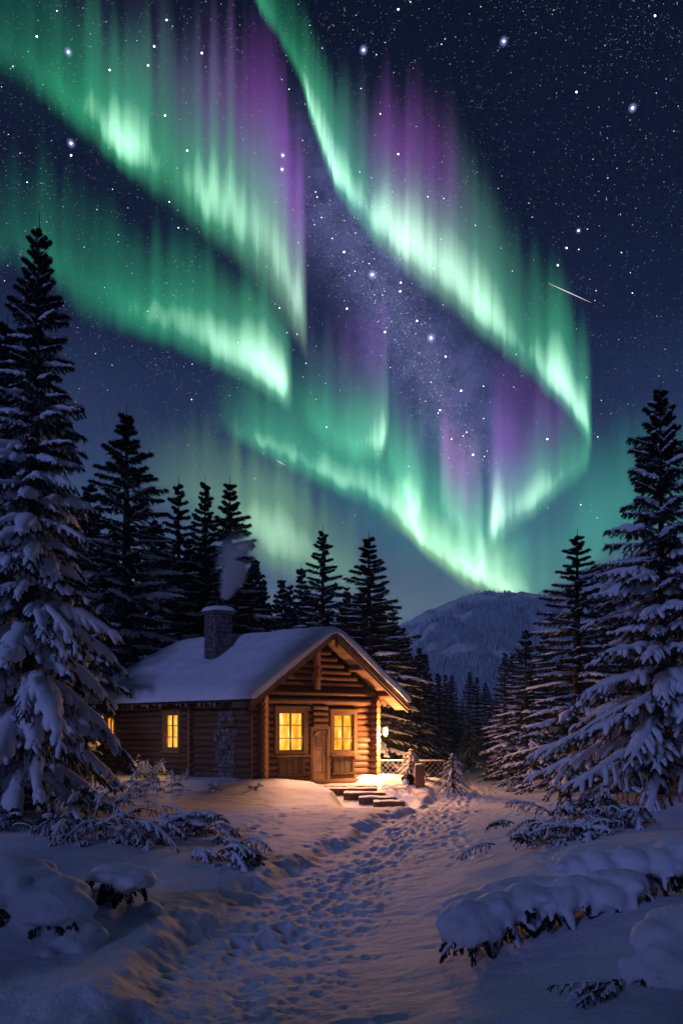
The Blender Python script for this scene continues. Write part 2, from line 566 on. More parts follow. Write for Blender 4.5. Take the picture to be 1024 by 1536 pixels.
# ------------------------------------------------------------ mountain
def mountain():
    px = np.array([-900, -300, 0, 300, 450, 560, 600, 640, 690, 740, 780, 820, 860, 900, 960, 1024, 1200, 1600, 2400])
    py = np.array([1000, 985, 985, 985, 972, 955, 945, 925, 906, 897, 897, 903, 893, 872, 850, 843, 850, 920, 1000])
    D0, D1 = 330.0, 1050.0
    ys = np.concatenate([np.linspace(D0, D1, 230), np.linspace(D1 + 20, D1 + 450, 20)])
    sx = np.linspace(-1.1, 1.3, 620)
    SX, YY = np.meshgrid(sx, ys)
    XX = SX * 900 * (.45 + .55 * YY / D1)
    az = XX / YY * 1100 + 512
    ridge = (1095 - np.interp(az, px, py)) / 1100 * D1 + EYE
    u = np.clip((YY - D0) / (D1 - D0), 0, 1)
    prof = .06 * sm(0, .2, u) + .94 * sm(.08, 1.0, u) ** 1.05
    n = fbm(XX / 130, YY / 130, 5, 61)
    Z = ridge * prof * (1 - .25 * sm(D1, D1 + 450, YY)) + n * 37 * sm(.1, .5, u) * (1.0 - .8 * sm(.7, 1, u)) + fbm(XX / 18, YY / 25, 3, 90) * 5.5 * sm(.15, .7, u)
    Z = Z - 3 + 2 * sm(0, .05, u)
    clear = sm(.0, .2, fbm(XX / 38 + YY / 120, YY / 30, 5, 71, .6) + .50 * sm(.62, 1.0, u) + .02)
    mb = MB()
    V = np.stack([XX, YY, Z], -1).reshape(-1, 3); nY, nX = Z.shape
    idx = np.arange(nY * nX).reshape(nY, nX)
    F = np.stack([idx[:-1, :-1], idx[:-1, 1:], idx[1:, 1:], idx[1:, :-1]], -1).reshape(-1, 4)
    col = np.repeat(clear.reshape(-1, 1), 4, 1)
    mb.add(V, F, 0, None, col)
    m, t = mat('mountain_snow_and_forest_floor')
    at_ = t.n('ShaderNodeAttribute', {'attribute_name': 'glow'}).outputs['Fac']
    n1 = t.noise(t.n('ShaderNodeMapping', None, Vector=pos(t), Scale=(.12, .12, .04)).outputs[0], 1.0, 5, .7)
    f = t.math('ADD', at_, t.math('MULTIPLY', t.math('SUBTRACT', n1, .5), 1.1), clamp=True)
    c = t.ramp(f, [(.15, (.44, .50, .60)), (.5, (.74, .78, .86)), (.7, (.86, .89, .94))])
    b = t.n('ShaderNodeBsdfPrincipled', None, Base_Color=c, Roughness=.9)
    b.inputs['Specular IOR Level'].default_value = .1
    out(t, b.outputs[0])
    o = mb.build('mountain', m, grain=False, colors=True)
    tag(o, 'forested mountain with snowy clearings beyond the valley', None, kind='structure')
    # trees on it: nobody could count them
    r = np.random.default_rng(77)
    N = 42000
    i = r.integers(0, 228, N * 3); j = r.integers(90, 600, N * 3)
    i = (228 * r.random(N * 3) ** .8).astype(int)
    keep = (clear[i, j] < r.random(N * 3) * .8) & (np.abs(az[i, j] - 760) < 420)
    i, j = i[keep][:N], j[keep][:N]
    bx = XX[i, j] + r.uniform(-2.5, 2.5, len(i)); by = YY[i, j]; bz = Z[i, j] - 1
    H = r.uniform(3.5, 7.5, len(i)) * (.8 + .4 * (by / 1000)); rad = H * r.uniform(.13, .19, len(i))
    S = 5
    an = np.arange(S) / S * 6.283
    mb = MB()
    base = np.stack([bx[:, None] + rad[:, None] * np.cos(an), by[:, None] + rad[:, None] * np.sin(an), np.repeat(bz[:, None], S, 1)], -1)
    top = np.stack([bx, by, bz + H], -1)[:, None, :]
    V = np.concatenate([base, top], 1)
    b0 = (np.arange(len(i)) * (S + 1))[:, None, None]
    k = np.arange(S)
    mb.add(V.reshape(-1, 3), (np.stack([k, (k + 1) % S, np.full(S, S)], -1)[None] + b0).reshape(-1, 3))
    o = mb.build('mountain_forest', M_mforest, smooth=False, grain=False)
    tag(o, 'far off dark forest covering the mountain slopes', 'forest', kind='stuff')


M_mforest = needle_mat('hazy_mountain_spruce', (.26, .32, .40), (.62, .68, .78), .08)  # frosted trees, lightened and blued further to stand in for distance haze
mountain()


# ------------------------------------------------------------ spruces
def boughs(mb_n, mb_s, r, org, az, L, el, droop, tip, ntw, tw_len, needles, blade, bw, sr, snow_p, nm=0, smt=0, wood=None, wr=.02, K=8, KT=5, SS=6, sag=.5, ang=(62, 30), lumps=.25, needle_down=.5, msnow=1.0):
    """conifer boughs. org (N,3), az, L, el, droop (N,). needles into mb_n, snow into mb_s, wood into wood"""
    N = len(L)
    hd = np.stack([np.cos(az), np.sin(az), np.zeros(N)], -1)

    def curve(s):  # s (N,m)
        s = np.asarray(s)
        hz = s * np.cos(el)[:, None] * L[:, None]
        vz = L[:, None] * (np.sin(el)[:, None] * s - droop[:, None] * s ** 2 + tip * s ** 3.5)
        return org[:, None, :] + hz[..., None] * hd[:, None, :] + vz[..., None] * np.array([0, 0, 1.])

    s0 = np.linspace(0, 1, K)[None].repeat(N, 0)
    main = curve(s0)
    if wood is not None:
        tubes(wood[0], main, wr * L[:, None] ** .5 * (1.15 - s0), 5, wood[1])
    # side twigs
    s = np.linspace(.16, .96, ntw)[None] + r.uniform(-.03, .03, (N, ntw))
    s2 = np.concatenate([s, s + .02], 1)
    sidev = np.concatenate([np.ones((N, ntw)), -np.ones((N, ntw))], 1)
    M = 2 * ntw
    b0 = curve(s2)
    tl = tw_len * L[:, None] * (1.05 - .75 * s2) * r.uniform(.7, 1.15, (N, M)) * np.clip(s2 / .3, .55, 1)
    a = np.radians(ang[0] + (ang[1] - ang[0]) * s2 + r.uniform(-9, 9, (N, M))) * sidev
    ca, sa = np.cos(a), np.sin(a)
    d = np.stack([ca * hd[:, None, 0] - sa * hd[:, None, 1], sa * hd[:, None, 0] + ca * hd[:, None, 1], np.zeros((N, M))], -1)
    slope = (np.sin(el)[:, None] - 2 * droop[:, None] * s2) * .6
    k = np.linspace(0, 1, KT)
    tw = b0[:, :, None, :] + d[:, :, None, :] * (tl[..., None] * k * (1 - .18 * k))[..., None]
    zz_ = tl[..., None] * (slope[..., None] * k - sag * r.uniform(.6, 1.3, (N, M))[..., None] * k ** 2)
    tw[..., 2] += zz_
    tw = tw.reshape(-1, KT, 3); TL = tl.reshape(-1)
    # main tip counts as twig too
    tipc = curve(np.linspace(.72, 1.03, KT)[None].repeat(N, 0))
    tw = np.concatenate([tw, tipc]); TL = np.concatenate([TL, L * .3])
    if wood is not None:
        tubes(wood[0], tw, (wr * .35 * np.ones((len(tw), 1))) * np.linspace(1, .3, KT)[None], 4, wood[1])
    # needles: short blades in a brush round every twig
    NB = needles
    Tn = len(tw)
    if NB:
        u = r.random((Tn, NB)) * (KT - 1.001); iu = u.astype(int); fu = (u - iu)[..., None]
        ar = np.arange(Tn)[:, None]
        p = tw[ar, iu] * (1 - fu) + tw[ar, iu + 1] * fu
        tg = tw[ar, iu + 1] - tw[ar, iu]; tg /= np.linalg.norm(tg, axis=2, keepdims=True) + 1e-9
        rd = r.normal(0, 1, (Tn, NB, 3)); rd[..., 2] = rd[..., 2] * .55 - needle_down
        rd /= np.linalg.norm(rd, axis=2, keepdims=True)
        dr = tg * .75 + rd * .85; dr /= np.linalg.norm(dr, axis=2, keepdims=True)
        bl = blade * r.uniform(.6, 1.25, (Tn, NB, 1)) * (.45 + .9 * np.clip(TL, 0, .6))[:, None, None]
        w = np.cross(dr, r.normal(0, 1, (Tn, NB, 3))); w /= np.linalg.norm(w, axis=2, keepdims=True) + 1e-9
        w = w * bw * .5
        V = np.stack([p - w, p + w, p + dr * bl + w * .15], 2).reshape(-1, 3)
        mb_n.add(V, np.arange(len(V)).reshape(-1, 3), nm)
    # snow: a ridge on the bough and a finger on every twig, lumpy, merging into a pad
    if sr > 0:
        ok = (r.random(Tn) < snow_p)
        ts = tw[ok].copy(); n = len(ts)
        prof = np.interp(np.linspace(0, 1, KT), [0, .15, .5, .85, 1], [.75, 1.0, 1.0, .62, .04])[None]
        bf = r.uniform(.45, 1.35, N); bft = np.concatenate([np.repeat(bf, M), bf])
        rad = sr * bft[ok][:, None] * prof * r.uniform(.7, 1.25, (n, 1)) * (1 + r.uniform(-lumps, lumps, (n, KT))) * np.clip(TL[ok] / .45, .45, 1.15)[:, None]
        ts[..., 2] += rad * .55
        ts = ts[:, :1] + (ts - ts[:, :1]) * np.linspace(1, .86, KT)[None, :, None]; ts[:, -1] = ts[:, -2] + (ts[:, -1] - ts[:, -2]) * .45
        tubes(mb_s, ts, rad, SS, smt, 1.25, .8)
        K2 = K + 2
        s1 = np.linspace(.12, .98, K2)[None].repeat(N, 0)
        okm = r.random(N) < min(1, snow_p + .1)
        mm = curve(s1)[okm]
        pr = np.interp(s1[0], [.12, .3, .7, .98], [.25, 1.1, 1.0, .12])[None]
        rad = sr * bf[okm][:, None] * msnow * 1.25 * pr * (1 + r.uniform(-lumps, lumps, (len(mm), K2))) * np.clip(L[okm] / 1.2, .35, 1.3)[:, None]
        mm[..., 2] += rad * .55
        tubes(mb_s, mm, rad, SS + 1, smt, 1.35, .85)
    return main


def spruce_geo(seed, H, Rb, pexp, whorl0, per, ntw, needles, blade, bw, sr, snow_p, lean=0., bare=.04, thick=.014, wood_lim=True, sag=.55, base_el=-12, top_el=38, droop=(.10, .42), tip=.10, trunk_vis=1.0, tw_len=.42, Kt=5, SS=6, K=8, rvar=.18, profile=None, msnow=1.0):
    r = np.random.default_rng(seed)
    zs = []; z = H * .985; step = whorl0
    while z > H * bare:
        zs.append(z); tt = 1 - z / H
        z -= step * (1 + 1.9 * tt) * r.uniform(.8, 1.2)
    org = []; az = []; L = []; el = []; dr = []
    for z in zs:
        tt = 1 - z / H
        n = max(3, int(round(per * (.55 + .45 * min(1, tt * 2.2)) + r.uniform(-.6, .6))))
        a0 = r.random() * 6.283
        wob = r.uniform(.88, 1.12)
        rb = Rb * (tt ** pexp if profile is None else np.interp(tt, *profile))
        for k in range(n):
            zz2 = z + r.uniform(-.35, .35) * step
            org.append((lean * (zz2 / H) * 1.0, 0, zz2)); az.append(a0 + k * 6.283 / n + r.uniform(-.3, .3))
            L.append(max(.10 + H * .004, rb * wob * r.uniform(1 - rvar * 1.6, 1 + rvar)))
            el.append(R(top_el + (base_el - top_el) * min(1, tt * 1.35) ** .7 + r.uniform(-6, 6)))
            dr.append((droop[0] + (droop[1] - droop[0]) * tt) * r.uniform(.7, 1.3))
    org = np.array(org); az, L, el, dr = map(np.array, (az, L, el, dr))
    mn, ms, mt = MB(), MB(), MB()
    boughs(mn, ms, r, org, az, L, el, dr, tip, ntw, tw_len, needles, blade, bw, sr, snow_p, wood=(mn, 1), wr=.016, K=K, KT=Kt, SS=SS, sag=sag, msnow=msnow)
    # leader spike and trunk
    kz = np.array([-.5, 0, .1, .3, .6, .85, .96, 1.03]) ; kz = np.where(kz < 0, kz, kz * H)
    tr = np.stack([lean * np.clip(kz / H, 0, 1.1), np.zeros(8), kz], -1)[None]
    rad = (thick * H * np.array([1.35, 1.15, 1, .82, .55, .25, .09, .03]))[None]
    tubes(mt, tr, rad, 10, 0)
    return mt, mn, ms


def place_spruce(name, geo, label, cat, loc, group=None, fir=None):
    root = thing(name, label, cat, loc, group)
    root['_b'] = [0, 0, 0]
    mt, mn, ms = geo
    mt.build('trunk', M_bark, root)
    mn.build('crown', [fir or M_fir, M_bark], root, smooth=False, grain=True)
    if ms.v: ms.build('snow', M_tsnow, root)
    return root


def copy_thing(o, loc, rz=0., s=1., label=None, parent=None):
    c = o.copy(); C.objects.link(c)
    if parent is None:
        c.location = loc; c.rotation_euler = (0, 0, rz); c.scale = (s[0], s[0], s[1]) if isinstance(s, tuple) else (s, s, s)
        if label: c['label'] = label
    else:
        c.parent = parent
    for ch in list(o.children):
        copy_thing(ch, None, parent=c)
    return c


# the two big trees that frame the picture
x, y = -7.25, 16.9
zb = float(zg(x, y, False))
geoL = spruce_geo(101, 13.75 - zb - .35, 2.8, .80, .235, 8, 9, 70, .15, .016, .072, .84, lean=.30, sag=.55, droop=(.05, .50), base_el=-16, top_el=36, tip=.04, tw_len=.40,
                  profile=([0, .06, .12, .24, .40, .57, .75, .9, 1], [.02, .13, .22, .31, .46, .60, .80, .95, .88]))
place_spruce('spruce_tree', geoL, 'tallest spruce at the left edge of the picture, bent under heavy snow pads', 'tree', (x, y, zb))
x, y = 6.95, 15.9
zb = float(zg(x, y, False))
geoR = spruce_geo(202, 9.25 - zb, 2.65, .8, .20, 8, 9, 66, .14, .015, .058, .84, lean=-.05, sag=.5, droop=(.04, .34), base_el=-8, top_el=34, tip=.05, tw_len=.40,
                  profile=([0, .06, .12, .25, .40, .55, .72, .88, 1], [.02, .12, .19, .30, .42, .58, .80, 1.0, .95]))
place_spruce('spruce_tree', geoR, 'big snowy spruce at the right edge, its lowest boughs lit pink', 'tree', (x, y, zb))

# middle-distance trees: three grown at full detail, then copied with own size and turn
mid = []
for sd, H, Rb, sr, sp in ((31, 12.0, 2.5, .068, .80), (32, 12.0, 2.3, .074, .85), (33, 12.0, 2.2, .070, .82)):
    g = spruce_geo(sd, H, Rb, .80, .23, 6, 7, 44, .20, .024, sr, sp, sag=.5, droop=(.05, .34), base_el=-12, top_el=34, tw_len=.36, SS=4, K=6, Kt=4, msnow=.8)
    mid.append(g)
protos = [None, None, None]
WF = 1.4


def mid_tree(k, px, top, D, label, wid=1.0, rz=None, group=None, zb=None):
    x = at(px, D); zb = float(zg(x, D, False)) if zb is None else zb
    H = (1095 - top) / 1100 * D + EYE - zb
    s = H / (12.0 * 1.03)
    if protos[k] is None:
        protos[k] = place_spruce('spruce_tree', mid[k], label, 'tree', (x, D, zb))
        o = protos[k]; o.rotation_euler.z = rz or 0; o.scale = (s * wid * WF, s * wid * WF, s)
        return o
    return copy_thing(protos[k], (x, D, zb), rz if rz is not None else rg.random() * 6, (s * wid * WF, s), label)


mid_tree(0, 190, 606, 33, 'tall dark spruce rising between the big left tree and the cabin roof', 1.1, .4)
mid_tree(1, 268, 712, 37, 'leftmost of three slim spruces of one height above the cabin roof, left of the chimney', .85, 1.)
mid_tree(2, 308, 712, 36, 'middle one of the three slim spruces above the cabin roof', .9, 2.)
mid_tree(0, 345, 712, 37, 'rightmost of the three slim spruces, right behind the chimney smoke', 1.0, 3.)
mid_tree(1, 484, 786, 38, 'snow dusted spruce straight behind the ridge of the cabin roof', 1.0, 4.)
mid_tree(2, 553, 796, 34, 'wide spruce behind the right slope of the cabin roof, reaching down beside the lantern', 1.35, 5.)
mid_tree(1, 865, 792, 25.5, 'snowy spruce left of the big right tree, standing clear against the aurora', 1.28, .2)
mid_tree(0, 788, 938, 31, 'medium spruce left of the taller one on the right side of the path', 1.15, .9)
mid_tree(2, 757, 974, 35, 'slimmer spruce at the path, leftmost of the right-hand group', 1.0, 1.9)
mid_tree(1, 768, 974, 38, 'narrow spruce just behind the leftmost one of the right-hand group', .9, 2.9)
mid_tree(0, 816, 940, 37, 'thin dark spruce between the two larger ones right of the path', .95, 4.4)
mid_tree(2, 912, 880, 30, 'dark spruce half hidden behind the left side of the big right tree', 1.1, .7)
mid_tree(1, 1010, 800, 29, 'spruce at the right edge behind the big right tree', 1.1, 2.2)
mid_tree(0, 955, 905, 33, 'lower spruce seen through the boughs of the big right tree', 1.2, 1.2)
mid_tree(2, 12, 470, 27, 'dark spruce at the left edge, behind the big left tree', 1.1, 2.4)
mid_tree(1, 232, 770, 40, 'dim spruce filling the gap left of the three slim ones', 1.1, 5.1)
mid_tree(0, 135, 715, 38, 'dim spruce behind the big left tree at the left end of the cabin', 1.2, 1.7)
mid_tree(2, 372, 850, 40, 'small spruce just right of the chimney smoke', 1.0, .5)
mid_tree(1, 590, 905, 39, 'slim spruce peeping out right of the wide one beside the cabin', .9, 3.4)
mid_tree(0, 520, 872, 40, 'thin spruce in the gap between the ridge tree and the wide one', .75, 2.7)

# unseen trees added behind the viewer to keep the moon off the foreground
for k_, (bx_, by_, bh_, lb_) in enumerate(((-9.5, -1.5, 5.6, 'spruce added for shade left of the viewpoint, out of the picture'), (-7.0, -4.0, 5.2, 'spruce added for shade behind the viewpoint on the left, out of the picture'), (-4.6, -5.6, 5.4, 'spruce added for shade close behind the viewpoint, out of the picture'),
                                           (-2.2, -7.4, 6.4, 'spruce added for shade farther behind the viewpoint, out of the picture'), (.8, -6.6, 5.0, 'spruce added for shade behind the viewpoint on the right, out of the picture'), (-11.5, 1.2, 6.0, 'spruce added for shade far left of the viewpoint, out of the picture'),
                                           (-3.3, -3.6, 5.6, 'bushy spruce added for shade nearest behind the viewpoint, out of the picture'), (-5.9, -7.4, 7.5, 'tall spruce added for shade behind the viewpoint on the left, out of the picture'), (-.6, -5.0, 5.6, 'spruce added for shade straight behind the viewpoint, out of the picture'), (-8.4, -6.4, 7.5, 'tall spruce added for shade far behind the viewpoint on the left, out of the picture'))):
    copy_thing(protos[k_ % 3], (bx_, by_, float(zg(bx_, by_, False))), k_ * 1.3, (bh_ / 12.3 * 2.1, bh_ / 12.3), lb_)

# farther trees: one mesh each, parts too small to see
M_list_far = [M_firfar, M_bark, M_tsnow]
farp = []
for sd, Rb, sp in ((51, 2.0, .8), (52, 1.75, .85), (53, 2.2, .75), (54, 1.6, .8)):
    mt, mn, ms = spruce_geo(sd, 10.0, Rb, .82, .27, 6, 4, 11, .28, .060, .085, sp, sag=.45, tw_len=.40, SS=4, K=4, Kt=3, thick=.012)
    mb = MB()
    for m_, src, off in ((0, mn, None), (1, mt, 1), (2, ms, 2)):
        for v, f, mm, g in zip(src.v, src.f, src.m, src.g):
            vv = v
            mb.v.append(vv); lo = f - 0
            mb.f.append(f + mb.n); mb.m.append(mm if off is None else np.full(len(f), off)); mb.g.append(g); mb.col.append(np.ones((len(v), 4)))
        mb.n += sum(len(v) for v in src.v)
    farp.append(mb)
far_first = [None] * 4


def far_tree(k, x, y, zb, s, wid, rz, label, group):
    if far_first[k] is None:
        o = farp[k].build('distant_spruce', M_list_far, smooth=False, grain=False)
        far_first[k] = o
    else:
        o = far_first[k].copy(); C.objects.link(o)
    o.location = (x, y, zb); o.scale = (s * wid, s * wid, s); o.rotation_euler = (0, 0, rz)
    tag(o, label, 'tree', group)
    return o


def wood(n, pxa, pxb, Da, Db, topf, label, group, seed, hs=(.85, 1.1), hr=(7.5, 12.5)):
    r = np.random.default_rng(seed); done = []
    k = 0; tries = 0
    while k < n and tries < n * 40:
        tries += 1
        D = Da * (Db / Da) ** r.random(); px = r.uniform(pxa, pxb); x = at(px, D)
        if any((x - a) ** 2 + (D - b) ** 2 < 2.2 ** 2 for a, b in done): continue
        if abs(float(path_dist(np.array([x]), np.array([D]))[0])) < (2.0 if D < 60 else .8): continue
        zb = float(zg(x, D, False))
        top = topf(px) if topf else None
        H = r.uniform(*hr)
        if top is not None:
            H = min(H, (1095 - top) / 1100 * D + EYE - zb) * r.uniform(*hs)
        if H < 2.0: continue
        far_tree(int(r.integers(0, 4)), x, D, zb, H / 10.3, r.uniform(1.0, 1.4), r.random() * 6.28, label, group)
        done.append((x, D)); k += 1


env = lambda xs, ys: (lambda p: np.interp(p, xs, ys))
wood(46, 585, 735, 44, 100, env([585, 610, 640, 680, 720, 740], [935, 955, 975, 985, 1010, 1035]), 'distant spruce in the dark wood between the cabin and the path', 'spruces of the wood right of the cabin', 1, (.8, 1.0))
wood(34, 700, 770, 62, 150, env([700, 730, 770], [1015, 1040, 1040]), 'small far spruce closing the end of the snowy path', 'spruces at the end of the path', 2, (.8, 1.0))
wood(26, 770, 1080, 42, 100, env([770, 800, 850, 1080], [1010, 985, 960, 930]), 'dark spruce in the wood behind the right-hand trees', 'spruces of the wood on the right', 3, (.8, 1.0), (9, 14))
wood(52, 375, 600, 44, 80, env([375, 400, 430, 450, 500, 560, 600], [815, 815, 820, 830, 845, 865, 925]), 'spruce of the wood behind the cabin roof, right of the chimney', 'spruces behind the cabin', 4, (.82, 1.0), (10, 17))
wood(16, 368, 470, 42, 62, env([368, 400, 430, 470], [835, 825, 845, 850]), 'spruce of the wood right above the cabin ridge, between chimney and ridge tree', 'spruces above the cabin ridge', 6, (.85, 1.0), (11, 16))
wood(12, 566, 640, 40, 56, env([566, 600, 640], [880, 930, 975]), 'spruce of the wood edge just right of the cabin roof', 'spruces at the wood edge right of the roof', 7, (.85, 1.0), (8, 14))
wood(80, -60, 385, 40, 66, env([-60, 150, 250, 385], [620, 730, 770, 790]), 'dark spruce in the thick wood behind the cabin, left of the chimney', 'spruces left behind the cabin', 5, (.8, 1.0), (10, 18))


def valley_forest():
    r = np.random.default_rng(9)
    N = 2600
    mb = MB()
    D = 110 * (400 / 110) ** r.random(N); px = r.uniform(-500, 1500, N); x = (px - 512) / 1100 * D
    H = r.uniform(6, 10, N) * np.interp(D, [110, 400], [.85, 1.1])
    S = 7; Lr = 5
    an = np.arange(S) / S * 6.283
    for l in range(Lr):
        rad = H * .16 * (1 - l / Lr * .85) * r.uniform(.85, 1.15, N)
        zb = -.6 + H * (l / Lr) * .95; zt = zb + H * .36 if l < Lr - 1 else -.6 + H
        jag = r.uniform(.65, 1.2, (N, S))
        base = np.stack([x[:, None] + rad[:, None] * jag * np.cos(an + l), D[:, None] + rad[:, None] * jag * np.sin(an + l), np.repeat(zb[:, None], S, 1) - rad[:, None] * .2 * jag], -1)
        top = np.stack([x, D, zt], -1)[:, None, :]
        V = np.concatenate([base, top], 1); b0 = (np.arange(N) * (S + 1))[:, None, None]; k = np.arange(S)
        mb.add(V.reshape(-1, 3), (np.stack([k, (k + 1) % S, np.full(S, S)], -1)[None] + b0).reshape(-1, 3))
    o = mb.build('valley_forest', M_vforest, smooth=False, grain=False)
    tag(o, 'blue dark forest filling the valley floor before the mountain', 'forest', kind='stuff')


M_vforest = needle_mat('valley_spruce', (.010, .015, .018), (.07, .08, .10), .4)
valley_forest()

# ------------------------------------------------------------ cabin
cz = 0.0
cb = thing('log_cabin', 'log cabin with glowing yellow windows and a thick snow covered roof', 'cabin', (float(CA[0]), float(CA[1]), 0))
SL = .80; ZR = 5.42; ZE = 2.85; OV = .84; QF = -.72; QB = CL + .5


def roofz(p, q):
    p = np.asarray(p, float); q = np.asarray(q, float)
    return np.minimum(ZR - SL * np.sqrt((p - WC) ** 2 + .0004), ZR - SL * (WC + OV) + 1.0 * (QB - q) + .02)


def logrow(mb, p0, q0, p1, q1, z, rad=.118, ends=True, m=0, K=14, wig=.012):
    u = np.linspace(0, 1, K)
    a = cab(p0 + (p1 - p0) * u, q0 + (q1 - q0) * u, np.full(K, z))
    L = np.linalg.norm(a[-1] - a[0])
    ph = rg.random() * 10
    a[:, 2] += wig * (fbm(u * L * .7 + ph, u * 0 + ph, 2, 4))
    rr_ = rad * (1 + .07 * fbm(u * L * 1.3 + ph, u * 0 + 3 + ph, 3, 6))
    ring = tubes(mb, a[None], rr_[None], 12, m)
    if ends:
        caps(mb, ring, 1)


LH = .228
NL = 13
# openings (p or q range, z range)
WIN1 = (.60, 1.58, 1.10, 2.48); WIN2 = (2.80, 3.64, 1.08, 2.42); DOOR = (1.90, 2.52, .02, 1.86)
SWIN = (4.04, 4.80, 1.15, 2.45); SWIN2 = (8.0, 8.55, 1.2, 2.4)


def pieces(a, b, z, opens):
    seg = [(a, b)]
    for o in opens:
        if o[2] - .06 < z < o[3] + .06:
            ns = []
            for s0, s1 in seg:
                if o[1] <= s0 or o[0] >= s1: ns.append((s0, s1)); continue
                if o[0] - s0 > .08: ns.append((s0, o[0]))
                if s1 - o[1] > .08: ns.append((o[1], s1))
            seg = ns
    return seg


mbf, mbs = MB(), MB()
for i in range(NL):
    z = .10 + i * LH
    for a, b in pieces(-.30, CW + .32, z, [WIN1, WIN2, DOOR]):
        logrow(mbf, a, 0, min(b, CW + .14), 0, z, .118 + .01 * rg.random())
    z2 = z + LH * .5
    for a, b in pieces(-.30, CL, z2 - (0 if i < NL - 1 else .0), [SWIN, SWIN2]):
        logrow(mbs, 0, a, 0, b, z2, .116 + .01 * rg.random())
    logrow(mbs, CW, -.30, CW, CL, z2, .116)
    logrow(mbs, -.1, CL, CW + .1, CL, z)
    if z2 < 2.75:
        logrow(mbs, -.26, 3.30, .3, 3.30, z, .115)     # ends of the inner cross wall
# gable logs and tie beams
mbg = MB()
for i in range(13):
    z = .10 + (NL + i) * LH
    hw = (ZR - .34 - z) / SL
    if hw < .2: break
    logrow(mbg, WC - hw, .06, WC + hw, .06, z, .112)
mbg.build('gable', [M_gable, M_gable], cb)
mbf.build('front_wall', [M_log, M_logend], cb)
mbs.build('side_wall', [M_logside, M_logend], cb)
mb = MB()
logrow(mb, -.42, -.10, CW + .28, -.10, 2.88, .13)
logrow(mb, -.12, -.06, CW + .12, -.06, 3.16, .10)
mb.build('tie_beam', [M_log, M_logend], cb)
# corner posts of stacked log ends at the front, as in the photograph
mb = MB()
for i in range(NL):
    z = .10 + i * LH
    logrow(mb, CW - .02, -.36, CW - .02, .1, z, .128 + .012 * rg.random(), wig=0)
    logrow(mb, CW + .15, -.14, CW - .02, -.14, z, .120, wig=0)
mb.build('corner_post', [M_log, M_logend], cb)
mb = MB()
for i in range(NL):
    logrow(mb, -.02, -.34, -.02, .1, .12 + i * LH, .112, wig=0)
mb.build('corner_post', [M_log, M_logend], cb)
for pp, qp in ((-.16, -.30), (CW + .20, .06)):
    mb = MB()
    a = cab(np.array([pp] * 6), np.array([qp] * 6), np.linspace(-.25, 2.84, 6))
    tubes(mb, a[None], np.full((1, 6), .07), 10, 0)
    mb.build('post', [M_log, M_logend], cb)
# inner darkness: floor, back lining so that nothing shows through the log joints
mb = MB()
cbox(mb, .09, CW - .09, .09, CL - .09, -.1, 2.95)
lining = mb.build('inner_lining', [M_boarddark], cb, smooth=False)

# vertical boards and sill panels under the front windows
for (a, b, c, d) in (WIN1, WIN2):
    mb = MB()
    n = 9
    for k in range(n):
        p0 = a - .05 + (b - a + .1) * k / n; p1 = a - .05 + (b - a + .1) * (k + 1) / n - .012
        cbox(mb, p0, p1, -.150 - .006 * (k % 2), -.09, .30, c - .06)
    cbox(mb, a - .1, b + .1, -.19, -.1, .22, .30)
    for pp in (a - .02, b - .08):
        cbox(mb, pp, pp + .09, -.185, -.152, .31, c - .09)
    mb.build('panel', [M_boarddark], cb, smooth=False)


def window(a, b, c, d, nx, nz, face='front', fw=.10):
    """lit window; front wall runs along p, side wall along q"""
    def bx(m_, s0, s1, dep0, dep1, z0, z1):
        if face == 'front': cbox(m_, s0, s1, dep0, dep1, z0, z1)
        else: cbox(m_, dep0, dep1, s0, s1, z0, z1)
    fr = MB()
    F0, F1 = -.175, -.02
    bx(fr, a - fw, a, F0, F1, c - fw, d + fw); bx(fr, b, b + fw, F0, F1, c - fw, d + fw)
    bx(fr, a, b, F0 + .003, F1, d, d + fw); bx(fr, a, b, F0 + .003, F1, c - fw, c)
    bx(fr, a - fw - .05, b + fw + .05, F0 - .05, F0 - .002, d + fw + .0, d + fw + .05)
    bx(fr, a - fw - .03, b + fw + .03, F0 - .03, F1, d + fw + .052, d + fw + .075)
    w = fr.build('window', [M_trim], cb, smooth=False)
    s = MB()
    bx(s, a - fw - .05, b + fw + .05, F0 - .09, F0 - .003, c - fw - .05, c - fw + .01)
    sub(s, 'sill', [M_trim], w, cb, False)
    sa = MB(); e = .045
    i0, i1 = -.125, -.07
    bx(sa, a + .003, a + e, i0, i1, c + .003, d - .003); bx(sa, b - e, b - .003, i0, i1, c + .003, d - .003)
    bx(sa, a + e, b - e, i0 + .002, i1, d - e, d - .003); bx(sa, a + e, b - e, i0 + .002, i1, c + .003, c + e)
    for k in range(1, nx):
        x0 = a + (b - a) * k / nx; bx(sa, x0 - .018, x0 + .018, i0 + .006, i1, c + e, d - e)
    for k in range(1, nz):
        z0 = c + (d - c) * k / nz; bx(sa, a + e, b - e, i0 + .010, i1 - .004, z0 - .015, z0 + .015)
    sub(sa, 'sash', [M_trim], w, cb, False)
    pn = MB(); n = 40
    # curtain hanging in folds behind the sash, lit from the room
    u = np.linspace(a + .01, b - .01, n); dep = -.035 + .014 * np.sin(u * 38 + a) + .008 * np.sin(u * 83)
    for z0, z1 in ((c + .004, d - .004),):
        lo = cab(u, dep, z0) if face == 'front' else cab(dep, u, z0)
        hi = cab(u, dep, z1) if face == 'front' else cab(dep, u, z1)
        V = np.concatenate([lo, hi]); k = np.arange(n - 1)
        pn.add(V, np.stack([k, k + 1, k + 1 + n, k + n], -1))
    sub(pn, 'pane', [M_pane], w, cb)
    return w


